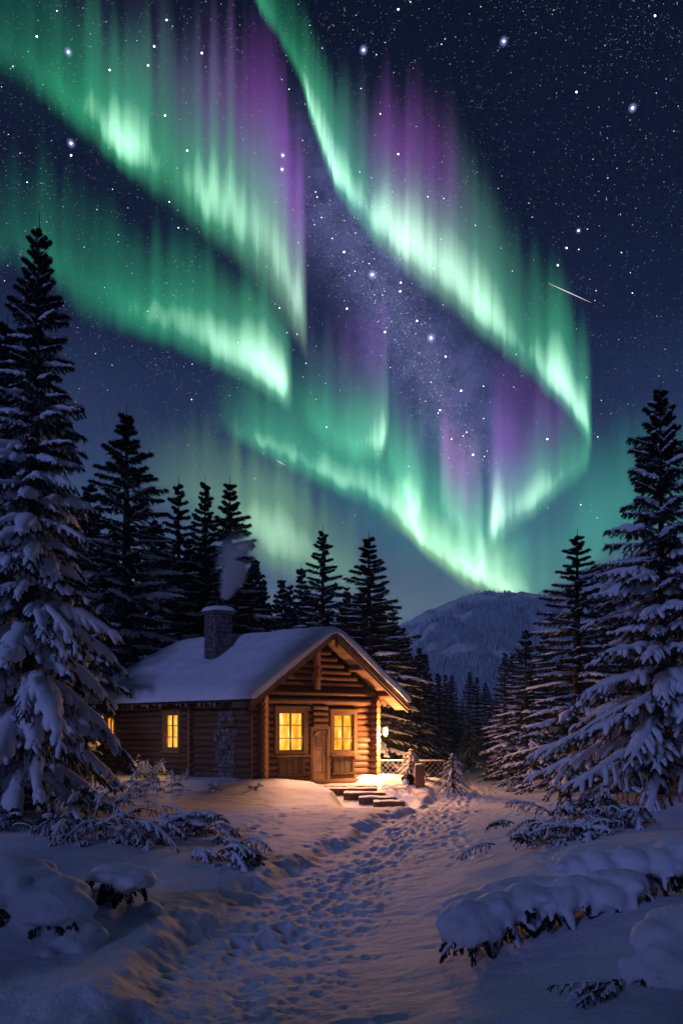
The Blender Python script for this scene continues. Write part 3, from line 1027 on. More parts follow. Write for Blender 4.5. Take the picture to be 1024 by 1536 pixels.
window(*WIN1, 2, 3, fw=.15)
window(*WIN2, 2, 3, fw=.14)
window(*SWIN, 2, 3, 'side', .12)
window(*SWIN2, 2, 2, 'side', .09)

# door: jambs, arched leaf with panel boards, relief plaque, latch
mb = MB()
a, b, c, d = DOOR
fr = MB()
cbox(fr, a - .07, a, -.19, -.02, -.02, d + .02); cbox(fr, b, b + .09, -.19, -.02, -.02, d + .02); cbox(fr, a - .07, b + .09, -.195, -.02, d + .022, d + .12)
fr.build('door_frame', [M_trim], cb, smooth=False)
leaf = MB()
cbox(leaf, a + .004, b - .004, -.12, -.05, .0, d)
cbox(leaf, a + .03, b - .04, -.165, -.121, .03, .30)
n = 2
cbox(leaf, a + .05, a + .40, -.150, -.121, .32, 1.13); cbox(leaf, a + .425, b - .05, -.150, -.121, .32, 1.13)
# arched upper panel
k = np.linspace(0, math.pi, 15); pc = (a + b) / 2; rw = (b - a) / 2 - .05
arch = np.concatenate([[[pc + rw, 1.16]], np.stack([pc + rw * np.cos(k), 1.50 + .30 * np.sin(k)], -1), [[pc - rw, 1.16]]])
f0 = cab(arch[:, 0], np.full(len(arch), -.146), arch[:, 1]); f1 = cab(arch[:, 0], np.full(len(arch), -.12), arch[:, 1])
m_ = len(arch); i = np.arange(m_)
leaf.add(np.concatenate([f0, f1]), np.stack([i, (i + 1) % m_, (i + 1) % m_ + m_, i + m_], -1))
cc = f0.mean(0, keepdims=True)
leaf.add(np.concatenate([cc, f0]), np.stack([np.zeros(m_, int), 1 + (i + 1) % m_, 1 + i], -1))
dr = leaf.build('door', [M_door], cb, smooth=False)
am = MB()
k2 = np.linspace(-.15, math.pi + .15, 18)
A3 = cab(pc + (rw + .03) * np.cos(k2), np.full(18, -.168), 1.50 + .32 * np.sin(k2))
A3 = np.concatenate([cab(pc + rw + .03, -.168, .04)[None], A3, cab(pc - rw - .03, -.168, .04)[None]])
tubes(am, A3[None], np.full((1, len(A3)), .026), 6)
sub(am, 'arch_moulding', [M_trim], dr, cb)
pl = MB()
# carved plaque: squat shield with curled left side and a row of lobes under it
tk = .17
out2 = [(-.17, 1.30), (.17, 1.30), (.18, 1.40), (.13, 1.50), (.15, 1.60), (.07, 1.64), (0, 1.61), (-.07, 1.65), (-.15, 1.60), (-.13, 1.52), (-.19, 1.47), (-.14, 1.40)]
o2 = np.array(out2); o2[:, 0] = pc + o2[:, 0] * 1.1
mm_ = len(o2); i = np.arange(mm_)
f0 = cab(o2[:, 0], np.full(mm_, -.172), o2[:, 1]); f1 = cab(o2[:, 0], np.full(mm_, -.146), o2[:, 1])
pl.add(np.concatenate([f0, f1]), np.stack([i, (i + 1) % mm_, (i + 1) % mm_ + mm_, i + mm_], -1))
pl.add(np.concatenate([f0.mean(0, keepdims=True), f0]), np.stack([np.zeros(mm_, int), 1 + (i + 1) % mm_, 1 + i], -1))
for (cx_, cz_, r_, a0, a1) in ((-.08, 1.51, .055, .8, 5.4), (.07, 1.53, .045, -1.6, 3.1), (.07, 1.44, .05, -1.9, 1.9), (-.14, 1.28, .03, 3, 6.5), (-.05, 1.275, .03, 3, 6.5), (.05, 1.275, .03, 3, 6.5), (.14, 1.28, .03, 3, 6.5)):
    kk = np.linspace(a0, a1, 10)
    tubes(pl, cab(pc + cx_ + r_ * np.cos(kk), np.full(10, -.176), cz_ + r_ * np.sin(kk))[None], np.full((1, 10), .011), 5)
tubes(pl, np.stack([cab(np.linspace(pc - .16, pc + .16, 4), np.full(4, -.176), np.full(4, 1.35))]), np.full((1, 4), .011), 5)
sub(pl, 'carved_plaque', [M_board], dr, cb)
hl = MB()
tubes(hl, np.stack([cab(np.full(4, b - .10), np.array([-.15, -.19, -.19, -.15]), np.array([.88, .90, 1.02, 1.04]))]), np.full((1, 4), .012), 6)
sub(hl, 'handle', [M_iron], dr, cb)

# short bulging logs over the door, between the windows
mb = MB()
for i in range(4):
    z = 2.02 + i * .215
    logrow(mb, 1.92, -.17, 2.50, -.17, z, .095, wig=0, K=8)
mb.build('door_log', [M_log, M_log], cb)

# roof body: boards under shingles, a solid sheet following the hipped form
def sheet(mb, P, Q, Zt, Zb, mt=0, mbm=0):
    n, m = P.shape
    top = cab(P, Q, Zt); bot = cab(P, Q, Zb)
    g = np.stack([Q, P * 3, Zt], -1)
    idx = np.arange(n * m).reshape(n, m)
    F = np.stack([idx[:-1, :-1], idx[1:, :-1], idx[1:, 1:], idx[:-1, 1:]], -1).reshape(-1, 4)
    mb.add(top.reshape(-1, 3), F, mt, g.reshape(-1, 3)); mb.add(bot.reshape(-1, 3), F[:, ::-1], mbm, g.reshape(-1, 3))
    bd = np.concatenate([idx[0, :-1], idx[:-1, -1], idx[-1, ::-1][:-1], idx[::-1, 0][:-1]])
    k = len(bd); i = np.arange(k)
    v = np.concatenate([top.reshape(-1, 3)[bd], bot.reshape(-1, 3)[bd]])
    mb.add(v, np.stack([i, (i + 1) % k, (i + 1) % k + k, i + k], -1), mt, np.concatenate([g.reshape(-1, 3)[bd]] * 2))


pp = np.unique(np.concatenate([np.linspace(-OV, WC, 40), np.linspace(WC, CW + OV, 40)]))
qq = np.linspace(QF, QB, 110)
P, Q = np.meshgrid(pp, qq, indexing='ij')
ZT = roofz(P, Q)
mb = MB(); sheet(mb, P, Q, ZT, ZT - .10, 0, 1)
rf = mb.build('roof', [M_shingle, M_boarddark], cb, smooth=False)
# uneven shingle ends along the rake and the eave
mb = MB()
for side_ in (-1, 1):
    Ls = WC + OV; n = 30
    for k in range(n):
        s0 = Ls * k / n; s1 = Ls * (k + 1) / n - .01
        j = rg.uniform(-.03, .03)
        pa, pb = (WC - s0, WC - s1) if side_ < 0 else (WC + s0, WC + s1)
        za, zb_ = ZR - SL * s0, ZR - SL * s1
        q0 = QF - .07 + j; lo = .015; hi = .055 + rg.uniform(0, .02)
        hexa(mb, [cab(pa, q0, za + lo - .09), cab(pb, q0, zb_ + lo - .09), cab(pb, QF + .3, zb_ + lo - .09), cab(pa, QF + .3, za + lo - .09),
                  cab(pa, q0, za + hi), cab(pb, q0, zb_ + hi), cab(pb, QF + .3, zb_ + hi), cab(pa, QF + .3, za + hi)])
for k in range(64):
    q0 = QF + (QB - QF) * k / 64; q1 = q0 + (QB - QF) / 64 - .012; j = rg.uniform(-.04, .03)
    for p0, p1 in ((-OV - .06 + j, -OV + .3), (CW + OV + .06 + j, CW + OV - .3)):
        za = float(ZR - SL * abs(p0 - WC)); zb_ = float(ZR - SL * abs(p1 - WC))
        if q1 > QB - .3: continue
        hexa(mb, [cab(p0, q0, za - .06), cab(p0, q1, za - .06), cab(p1, q1, zb_ - .06), cab(p1, q0, zb_ - .06), cab(p0, q0, za + .03), cab(p0, q1, za + .03), cab(p1, q1, zb_ + .03), cab(p1, q0, zb_ + .03)])
sub(mb, 'shingle_edge', [M_shingle], rf, cb, False)

# barge boards: upper and lower board on each rake, with thickness
mb = MB()
for side_ in (-1, 1):
    for (o0, o1, q0, q1) in ((-.02, -.24, QF - .052, QF + .02), (-.245, -.34, QF - .018, QF + .04)):
        Ls = WC + OV + .10
        pe = WC + side_ * Ls; ze = ZR - SL * Ls
        hexa(mb, [cab(WC + side_ * .002, q0, ZR + o1), cab(pe, q0, ze + o1), cab(pe, q1, ze + o1), cab(WC + side_ * .002, q1, ZR + o1),
                  cab(WC + side_ * .002, q0, ZR + o0), cab(pe, q0, ze + o0), cab(pe, q1, ze + o0), cab(WC + side_ * .002, q1, ZR + o0)])
mb.build('barge_board', [M_barge], cb, smooth=False)
# rafter tails and purlins under the overhang, soffit boards
mb = MB()
for k in range(15):
    q = .1 + k * .62
    for side_ in (-1, 1):
        p0 = WC + side_ * (WC - .05); p1 = WC + side_ * (WC + OV - .06)
        z0 = ZR - SL * (WC - .05) - .10; z1 = ZR - SL * (WC + OV - .06) - .10
        hexa(mb, [cab(p0, q, z0 - .14), cab(p1, q, z1 - .12), cab(p1, q + .09, z1 - .12), cab(p0, q + .09, z0 - .14), cab(p0, q, z0), cab(p1, q, z1), cab(p1, q + .09, z1), cab(p0, q + .09, z0)])
mb.build('rafter', [M_board], cb, smooth=False)
for s in (0, 1.35, 2.55):
    for side_ in ((-1, 1) if s else (1,)):
        mb = MB()
        logrow(mb, WC + side_ * s, QF + .06, WC + side_ * s, .4, ZR - SL * s - .24, .10, wig=0, K=6)
        mb.build('purlin', [M_log, M_logend], cb)
mb = MB()
for side_ in (-1, 1):
    for k in range(9):
        s0 = .12 + k * .36; s1 = s0 + .345
        q0, q1 = QF + .05, -.02
        pa, pb = WC + side_ * s0, WC + side_ * s1
        hexa(mb, [cab(pa, q0, ZR - SL * s0 - .125), cab(pb, q0, ZR - SL * s1 - .125), cab(pb, q1, ZR - SL * s1 - .125), cab(pa, q1, ZR - SL * s0 - .125),
                  cab(pa, q0, ZR - SL * s0 - .104), cab(pb, q0, ZR - SL * s1 - .104), cab(pb, q1, ZR - SL * s1 - .104), cab(pa, q1, ZR - SL * s0 - .104)])
mb.build('soffit', [M_board], cb, smooth=False)
# king post with an oval hanging loop
mb = MB()
cbox(mb, WC - .24, WC - .08, -.22, -.08, 3.30, ZR - .55)
cbox(mb, WC - .30, WC - .245, -.20, -.08, 3.55, 3.95)
kp = mb.build('king_post', [M_trim], cb, smooth=False)
mb = MB()
kk = np.linspace(0, 2 * math.pi, 18)
tubes(mb, cab(WC - .16 + .07 * np.cos(kk), np.full(18, -.26), 3.92 + .21 * np.sin(kk))[None], np.full((1, 18), .026), 6)
sub(mb, 'hanging_loop', [M_wire], kp, cb)
mb = MB()
k5 = np.linspace(0, 1, 6)
tubes(mb, cab(WC + .03 + .0 * k5, np.full(6, QF - .1), ZR - .28 - .38 * k5)[None], np.array([[.03, .07, .05, .075, .04, .02]]), 8)
mb.build('finial', [M_boarddark], cb)

# snow on the roof: thick, rounded at every edge, sagging over the eaves
pp = np.linspace(-OV - .13, CW + OV + .13, 120); qq = np.linspace(QF - .14, QB + .2, 170)
P, Q = np.meshgrid(pp, qq, indexing='ij')
de = np.minimum(np.minimum(P - pp[0], pp[-1] - P), 99); df = Q - qq[0]; db = qq[-1] - Q
ed = np.minimum(np.minimum(de, df), db * .4)
th = .42 + .58 * np.sqrt(np.clip(1 - (1 - np.clip(ed / .26, 0, 1)) ** 2, 0, 1))
base = ZR - SL * np.sqrt((P - WC) ** 2 + .10)
base = base - 0
hipz = ZR - SL * (WC + OV) + 1.0 * (QB - Q) + .02
kq = 14.0
basem = -np.log(np.exp(-base * kq / 4) + np.exp(-hipz * kq / 4)) / (kq / 4)
lump = .10 * fbm(P * .7, Q * .7, 3, 12) + .035 * fbm(P * 2.5, Q * 2, 3, 15)
# hollow behind and drift beside the chimney
CHP, CHQ, CHS = 1.22, 3.72, .33
dc = np.hypot((P - CHP) / 1.0, (Q - CHQ)) 
melt = .20 * np.exp(-((dc - .1) / .62) ** 2)
ZT2 = basem + .03 + th * (.40 + lump + .10 * sm(0, 9, Q)) - melt
ZB2 = np.minimum(roofz(np.clip(P, -OV, CW + OV), np.clip(Q, QF, QB)) + .012, ZT2 - .01) - .05 * (1 - np.clip(ed / .1, 0, 1))
wob_ = .05 * fbm(Q * 1.6, Q * 0 + 2, 3, 19) * (1 - np.clip(de / .5, 0, 1)) * np.sign(P - WC)
mb = MB(); sheet(mb, P + wob_, Q + .04 * fbm(P * 2, P * 0, 3, 23) * (1 - np.clip(df / .4, 0, 1)), ZT2, ZB2)
sub(mb, 'roof_snow', [M_snow], rf, cb)

# chimney: courses of rough blocks
mb = MB()
r = np.random.default_rng(3)
z = 4.3
while z < 6.28:
    h = r.uniform(.15, .22); h = min(h, 6.30 - z)
    if h < .06: break
    for fc in range(4):
        off = r.uniform(.3, .7)
        cuts = [-CHS, -CHS + 2 * CHS * off, CHS] if r.random() < .75 else [-CHS, -CHS + .22, .08, CHS]
        for a, b in zip(cuts[:-1], cuts[1:]):
            o0 = CHS + r.uniform(-.012, .02); g = .008
            a_, b_2 = a + g, b - g
            if fc == 0: cbox(mb, CHP + a_, CHP + b_2, CHQ - o0, CHQ - .1, z + g, z + h - g)
            if fc == 1: cbox(mb, CHP - o0, CHP - .1, CHQ + a_, CHQ + b_2, z + g, z + h - g)
            if fc == 2: cbox(mb, CHP + .1, CHP + o0, CHQ + a_, CHQ + b_2, z + g, z + h - g)
            if fc == 3: cbox(mb, CHP + a_, CHP + b_2, CHQ + .1, CHQ + o0, z + g, z + h - g)
    z += h
cbox(mb, CHP - CHS + .025, CHP + CHS - .025, CHQ - CHS + .025, CHQ + CHS - .025, 4.2, 6.30)
cbox(mb, CHP - CHS - .07, CHP + CHS + .07, CHQ - CHS - .07, CHQ + CHS + .07, 6.30, 6.42)
ch = mb.build('chimney', [M_stone], rf, base=tuple(cb['_b']), smooth=False)
# stepped flashing wedge on the right of the stack, snow cap and pot belong to the stack mesh's neighbours
mb = MB()
u = np.linspace(-1, 1, 24); U, V_ = np.meshgrid(u, u, indexing='ij'); s_ = CHS + .13
rr2 = np.maximum(np.abs(U), np.abs(V_)); rr3 = np.clip((np.abs(U) ** 4 + np.abs(V_) ** 4) ** .25, 0, 1)
zt = 6.42 + .20 * np.sqrt(np.clip(1 - rr3 ** 4, 0, 1)) + .02 * fbm(U * 2, V_ * 2, 2, 9) * (1 - rr3)
sheet(mb, CHP + U * s_, CHQ + V_ * s_, zt, np.full(zt.shape, 6.415))
mb.build('chimney_snow', [M_snow], rf, base=tuple(cb['_b']))
mb = MB()
pot = np.array([6.5, 6.62, 6.74, 6.82, 6.83, 6.75]); 
tubes(mb, cab(np.full(6, CHP + .02), np.full(6, CHQ), pot)[None], np.array([[.21, .19, .19, .21, .16, .15]]), 16)
mb.build('chimney_pot', [M_iron], rf, base=tuple(cb['_b']))

# frosted stone pier against the side wall
mb = MB()
z = -.3
while z < 2.45:
    h = r.uniform(.10, .2)
    w = .95 + .2 * r.random()
    a = 1.25 - w / 2 + r.uniform(-.06, .06) + .25
    while w > .12:
        ww = min(w, r.uniform(.16, .38)); o0 = .16 + r.uniform(-.03, .06)
        if z < 1.9 or r.random() < .6:
            cbox(mb, -o0, -.02, a + .01, a + ww - .01, z + .008, z + h - .008)
        a += ww; w -= ww
    z += h
o = mb.build('stone_pier', [M_stonelt], cb, smooth=False)
bv = o.modifiers.new('bevel', 'BEVEL'); bv.width = .02; bv.segments = 2
# foundation sill logs and plank platform in front of the door
mb = MB()
logrow(mb, -.2, -.12, CW + .3, -.12, -.06, .14)
mb.build('sill_log', [M_logside, M_logend], cb)
# broken gutter wire dangling from the left eave, icicles, snow crumbs on the eave
mb = MB()
wx = np.array([[-.98, .6, 2.80], [-1.0, .75, 2.62], [-.99, .55, 2.45], [-.97, .35, 2.20], [-.98, .42, 2.05], [-.97, .62, 1.90]])
tubes(mb, cab(wx[:, 0], wx[:, 1], wx[:, 2])[None], np.full((1, 6), .012), 5)
wx = np.array([[-.98, .2, 2.86], [-1.0, .1, 2.65], [-.99, .12, 2.5]])
tubes(mb, cab(wx[:, 0], wx[:, 1], wx[:, 2])[None], np.full((1, 3), .014), 5)
mb.build('hanging_wire', [M_wire], cb)
m_, t = mat('ice')
b = t.n('ShaderNodeBsdfPrincipled', None, Base_Color=(.8, .88, .95, 1), Roughness=.15)
b.inputs['Transmission Weight'].default_value = .5
out(t, b.outputs[0]); M_ice = m_
mb = MB()
for k in range(34):
    q = r.uniform(QF, 8.6); L = r.uniform(.05, .22)
    a = cab(np.full(4, -OV - .08), np.full(4, q), np.array([2.80, 2.80 - L * .3, 2.80 - L * .7, 2.80 - L]))
    tubes(mb, a[None], np.array([[.016, .013, .007, .001]]), 5)
mb.build('icicles', [M_ice], cb)


def area_lamp(name, p, q, z, w, h, power, col, face, parent):
    l = bpy.data.lights.new(name, 'AREA'); l.shape = 'RECTANGLE'; l.size = w; l.size_y = h; l.energy = power; l.color = col
    l.spread = R(130)
    o = bpy.data.objects.new(name, l); C.objects.link(o)
    loc = Vector(cab(p, q, z)); o.location = loc - Vector(parent['_b'])
    n = Vector((CU[1], -CU[0], 0)) if face == 'front' else Vector((-CV[1], CV[0], 0)).normalized()
    n = n + Vector((0, 0, -.45))
    o.rotation_euler = (-n).to_track_quat('Z', 'Y').to_euler()
    o.rotation_euler = n.to_track_quat('-Z', 'Y').to_euler()
    o.parent = parent
    return o


WARM = (1.0, .44, .25)
area_lamp('window_light', (WIN1[0] + WIN1[1]) / 2, -.20, 1.82, .85, 1.3, 112, WARM, 'front', cb)
area_lamp('window_light', (WIN2[0] + WIN2[1]) / 2, -.20, 1.78, .75, 1.3, 112, WARM, 'front', cb)
area_lamp('window_light', -.20, (SWIN[0] + SWIN[1]) / 2, 1.8, 1.0, 1.4, 42, (1, .5, .14), 'side', cb)
area_lamp('window_light', -.20, (SWIN2[0] + SWIN2[1]) / 2, 1.8, 1.0, 1.4, 22, (1, .5, .12), 'side', cb)

# lantern at the right front corner
lx, ly, lz = [float(v) for v in cab(CW + .22, -.42, 1.80)]
ln = thing('wall_lantern', 'lit lantern hanging at the right front corner of the cabin', 'lantern', (lx, ly, lz))
mb = MB()
tubes(mb, np.array([[[lx, ly, lz - .17], [lx, ly, lz - .12], [lx, ly, lz], [lx, ly, lz + .12], [lx, ly, lz + .17]]]), np.array([[.04, .09, .10, .08, .03]]), 12, wx=1)
mb.build('glass', [M_flame], ln)
mb = MB()
tubes(mb, np.array([[[lx, ly, lz + .15], [lx, ly, lz + .17], [lx, ly, lz + .23], [lx, ly, lz + .28]]]), np.array([[.12, .125, .05, .01]]), 12)
tubes(mb, np.array([[[lx, ly, lz - .21], [lx, ly, lz - .17]]]), np.array([[.06, .07]]), 12)
mb.build('cap', [M_iron], ln)
mb = MB()
c0 = cab(CW + .1, -.15, 2.15)
tubes(mb, np.array([[[lx, ly, lz + .28], [lx, ly, lz + .36], [(lx + c0[0]) / 2, (ly + c0[1]) / 2, lz + .42], list(c0)]]), np.full((1, 4), .014), 6)
mb.build('bracket', [M_iron], ln)
pl_ = bpy.data.lights.new('lantern_light', 'POINT'); pl_.energy = 540; pl_.color = (1.0, .43, .15); pl_.shadow_soft_size = .09
po = bpy.data.objects.new('lantern_light', pl_); C.objects.link(po); po.location = (.16, -.2, -.02); po.parent = ln

sp_ = bpy.data.lights.new('lantern_light', 'SPOT'); sp_.energy = 1250; sp_.color = (1.0, .47, .22); sp_.shadow_soft_size = .09; sp_.spot_size = R(150); sp_.spot_blend = 1.0
so_ = bpy.data.objects.new('lantern_light', sp_); C.objects.link(so_); so_.location = (.1, -.3, -.05); so_.rotation_euler = (R(38), R(18), 0); so_.parent = ln

# ------------------------------------------------------------ steps in front of the door
def plank_step(i, x0, x1, yn, dep, z, hh, label):
    """one worn timber tread: rounded box with snow lying on its back half"""
    root = thing('timber_step', label, 'step', ((x0 + x1) / 2, yn, z), 'timber steps below the door')
    mb = MB(); n = 16
    u = np.linspace(0, 1, n); r_ = np.random.default_rng(i)
    sec = np.array([(0, -hh), (0, -.03), (.02, 0), (dep - .02, 0), (dep, -.03), (dep, -hh)])
    V = np.zeros((n, 6, 3))
    sk = .06
    for k in range(n):
        V[k, :, 0] = x0 + (x1 - x0) * u[k]; V[k, :, 1] = yn + sec[:, 0] + sk * (x1 - x0) * u[k] + r_.normal(0, .006); V[k, :, 2] = z + sec[:, 1] + r_.normal(0, .005)
    g = V.copy(); g[..., 1] *= 1
    idx = np.arange(n * 6).reshape(n, 6)
    F = np.stack([idx[:-1, :-1], idx[1:, :-1], idx[1:, 1:], idx[:-1, 1:]], -1).reshape(-1, 4)
    mb.add(V.reshape(-1, 3), F, 0, g.reshape(-1, 3))
    mb.add(np.concatenate([V[0], V[-1]]), np.array([[5, 4, 3, 2, 1, 0], [6, 7, 8, 9, 10, 11]]))
    mb.build('tread', [M_boarddark], root, smooth=False)
    sn = MB()
    nx, ny = 50, 16
    U, V2 = np.meshgrid(np.linspace(.01, .99, nx), np.linspace(.06, .97, ny), indexing='ij')
    X = x0 + (x1 - x0) * U; Y = yn + dep * V2 + sk * (x1 - x0) * U
    ed = np.minimum(np.minimum(U, 1 - U) * (x1 - x0), np.minimum(V2 - .06, .97 - V2) * dep)
    Z = z + .004 + .055 * np.sqrt(np.clip(ed / .10, 0, 1)) * (.75 + .6 * fbm(X * 3, Y * 3, 3, 40 + i))
    idx = np.arange(nx * ny).reshape(nx, ny)
    F = np.stack([idx[:-1, :-1], idx[1:, :-1], idx[1:, 1:], idx[:-1, 1:]], -1).reshape(-1, 4)
    sn.add(np.stack([X, Y, Z], -1).reshape(-1, 3), F)
    sn.build('snow', [M_snow], root)
    return root


def stepbox(i, pxl, pxr, pytop, D, dep, label, hh=.22):
    z = EYE - (pytop - 1095) / 1100 * D
    plank_step(i, at(pxl, D), at(pxr, D), D, dep, z, hh, label)


stepbox(1, 440, 566, 1180, 25.55, 1.25, 'top step, the broad snow dusted platform at the cabin door', .2)
stepbox(2, 487, 566, 1183.5, 25.1, .46, 'second timber step from the door')
stepbox(3, 515, 578, 1190, 24.6, .5, 'third timber step, with snow on its left half')
stepbox(4, 538, 594, 1197, 24.1, .5, 'fourth timber step, second from the bottom')
stepbox(5, 560, 607, 1203.5, 23.6, .5, 'lowest timber step, at the yard snow')

# ------------------------------------------------------------ small trees, brush, shrubs
def shrub(name, label, cat, px, py, seed, L, n, elr=(5, 60), droop=.55, sr=.05, sp=.9, ntw=6, needles=24, blade=.08, bw=.012, spread=.25, arc=(0, 6.283), h0=.1, fir=None, tw_len=.42, sag=.6, group=None, bark=None, caps_=0, xy=None):
    x, y, z = hit(px, py)
    if xy: x, y = xy; z = float(zg(x, y, False))
    r_ = np.random.default_rng(seed)
    root = thing(name, label, cat, (x, y, z), group)
    org = np.stack([x + r_.normal(0, spread, n), y + r_.normal(0, spread * .7, n), z - .05 + r_.random(n) * h0], -1)
    mn, ms = MB(), MB()
    Ls = L * r_.uniform(.55, 1.1, n); el = np.radians(r_.uniform(elr[0], elr[1], n)); az = r_.uniform(arc[0], arc[1], n)
    boughs(mn, ms, r_, org, az, Ls, el, np.full(n, droop) * r_.uniform(.7, 1.3, n), .05, ntw, tw_len, needles, blade, bw, sr, sp, wood=(mn, 1), wr=.014, sag=sag, lumps=.3)
    mn.build('branches', [fir or M_fir, bark or M_bark], root, smooth=False)
    if caps_:
        for k in range(caps_):
            a = r_.uniform(0, 6.28); d = r_.uniform(0, .35) * L
            blob(ms, x + d * math.cos(a), y + d * math.sin(a) * .7, z + L * r_.uniform(.3, .55) * (1 - d / L * .6), L * r_.uniform(.2, .34), L * r_.uniform(.12, .2), r_, .3)
    ms.build('snow', M_tsnow, root)
    return root


def ico(n=2):
    import bmesh
    bm = bmesh.new(); bmesh.ops.create_icosphere(bm, subdivisions=n, radius=1)
    v = np.array([p.co[:] for p in bm.verts]); f = np.array([[q.index for q in p.verts] for p in bm.faces]); bm.free()
    return v, f


ICO = ico(4)
ICO2 = ico(3)


def blob(mb, x, y, z, rx, rz, r_, amp=.12, I=None, ry=None):
    v, f = I or ICO2
    ph = r_.random(3) * 20
    d = 1 + amp * (fbm(v[:, 0] * 2 + ph[0], v[:, 1] * 2 + v[:, 2] * 1.6 + ph[1], 3, 7))
    w = v * d[:, None]
    w = w * np.array([rx, ry or rx, rz])
    w[:, 2] = np.where(w[:, 2] < 0, w[:, 2] * .45, w[:, 2])
    mb.add(w + np.array([x, y, z]), f)


def snow_mound(name, label, px, py, seed, lobes, n, L, sr=.05, face=-1.57, x=None, y=None):
    """a bush buried in snow: fused rounded snow lobes, dark drooping twigs showing below their rim"""
    hx, hy, hz = hit(px, py)
    hz -= .22 if seed < 3 else .13
    g_ = 1.0 if seed < 3 else 1.12
    n = int(n * 1.7)
    lobes = [(a * g_, b, c, d * .92 * g_, e * .92, f * .85 * g_) for a, b, c, d, e, f in lobes]
    r_ = np.random.default_rng(seed)
    root = thing(name, label, 'bush', (hx, hy, hz))
    sn = MB()
    for (dx, dy, dz, rx, ry, rz) in lobes:
        blob(sn, hx + dx, hy + dy, hz + dz, rx, rz, r_, .26, ICO2, ry)
        for _ in range(5):
            a = r_.uniform(0, 6.28); q_ = r_.uniform(.6, .95)
            blob(sn, hx + dx + rx * q_ * math.cos(a), hy + dy + ry * q_ * math.sin(a), hz + dz + rz * r_.uniform(-.15, .45), rx * r_.uniform(.22, .4), rz * r_.uniform(.3, .5), r_, .2, ICO2)
    mn = MB(); org = []; Ls = []; az = []
    for k in range(n):
        dx, dy, dz, rx, ry, rz = lobes[r_.integers(len(lobes))]
        a = face + r_.normal(0, .9)
        org.append((hx + dx + .55 * rx * math.cos(a), hy + dy + .55 * ry * math.sin(a), hz + dz + .02 + r_.uniform(-.1, .06))); az.append(a + r_.normal(0, .25)); Ls.append(L * r_.uniform(.6, 1.15) * (.5 + rx))
    org = np.array(org); az = np.array(az); Ls = np.array(Ls)
    fingers = MB()
    boughs(mn, fingers, r_, org, az, Ls, np.radians(r_.uniform(-30, 5, n)), np.full(n, .75), 0, 6, .5, 55, .06, .011, sr, .6, wood=(mn, 1), wr=.012, sag=.9)
    for v, f in zip(fingers.v, fingers.f):
        sn.v.append(v); sn.m.append(np.zeros(len(f))); sn.g.append(np.zeros((len(v), 3))); sn.col.append(np.ones((len(v), 4)))
    off = 0
    # faces of the fingers keep their own running offset
    tot = sn.n
    for f in fingers.f:
        sn.f.append(f + tot)
    sn.n += fingers.n
    # dark hollow behind the twigs is left open: twigs fill it
    o = sn.build('snow', M_snow, root)
    rm = o.modifiers.new('fuse', 'REMESH'); rm.mode = 'VOXEL'; rm.voxel_size = .028; rm.use_smooth_shade = True
    s2 = o.modifiers.new('soft', 'SMOOTH'); s2.factor = .6; s2.iterations = 4
    mn.build('branches', [M_fir, M_bark], root, smooth=False)
    return root


# left foreground
snow_mound('buried_bush', 'largest snow buried bush, a smooth round mound at the lower left edge', 60, 1420, 1,
           [(0, .3, .54, .5, .5, .36), (-.45, .45, .68, .5, .5, .40), (.26, .2, .18, .36, .4, .30), (-.2, -.02, .12, .42, .38, .26), (-.8, .4, .70, .6, .5, .42), (-.2, .3, .2, .7, .5, .4), (.1, .0, .12, .3, .3, .22), (-.5, -.1, .1, .35, .3, .22)], 30, .26, .02)
snow_mound('buried_bush', 'rounded snow capped bush with dark twigs, right of the largest buried bush', 180, 1365, 2,
           [(-.15, .35, .54, .36, .32, .18), (.12, .25, .48, .27, .28, .20), (-.5, .45, .26, .4, .3, .16), (.30, .12, .12, .2, .22, .2), (.18, .05, .12, .16, .18, .14), (-.34, .25, .22, .25, .22, .16)], 34, .32, .036)
# right foreground
snow_mound('buried_bush', 'long low snow laden bush on the right bank, its left end a rounded bulge', 850, 1395, 3,
           [(-.80, .05, .10, .30, .28, .30), (-.55, .2, .26, .26, .26, .20), (-.28, .25, .34, .24, .26, .19), (-.05, .22, .30, .22, .24, .2), (.18, .36, .38, .25, .26, .2), (.42, .35, .34, .22, .26, .2), (.62, .5, .44, .26, .3, .2), (0, .65, .30, .8, .4, .22), (-.5, .5, .2, .5, .4, .2)], 40, .26, .06)
snow_mound('buried_bush', 'snow laden bush higher up the right bank at the right edge', 985, 1350, 4,
           [(-.62, .5, .28, .24, .25, .24), (-.38, .45, .36, .22, .25, .2), (-.1, .5, .38, .26, .3, .22), (.2, .45, .36, .26, .3, .22), (.5, .6, .44, .34, .3, .24), (0, .9, .34, .8, .4, .24)], 30, .28, .06)
snow_mound('buried_bush', 'snow capped bush cut off by the lower right edge', 1010, 1470, 5,
           [(.0, .25, .34, .22, .22, .2), (.25, .3, .44, .3, .25, .22), (-.18, .1, .16, .15, .16, .13), (.08, .0, .18, .2, .18, .16), (.3, .05, .26, .2, .2, .16), (-.05, .12, .27, .15, .15, .14)], 26, .28, .04)

# fallen, snow laden boughs
def brush(name, label, px, py, seed, L, n, arc, **k):
    return shrub(name, label, 'branches', px, py, seed, L, n, arc=arc, **k)


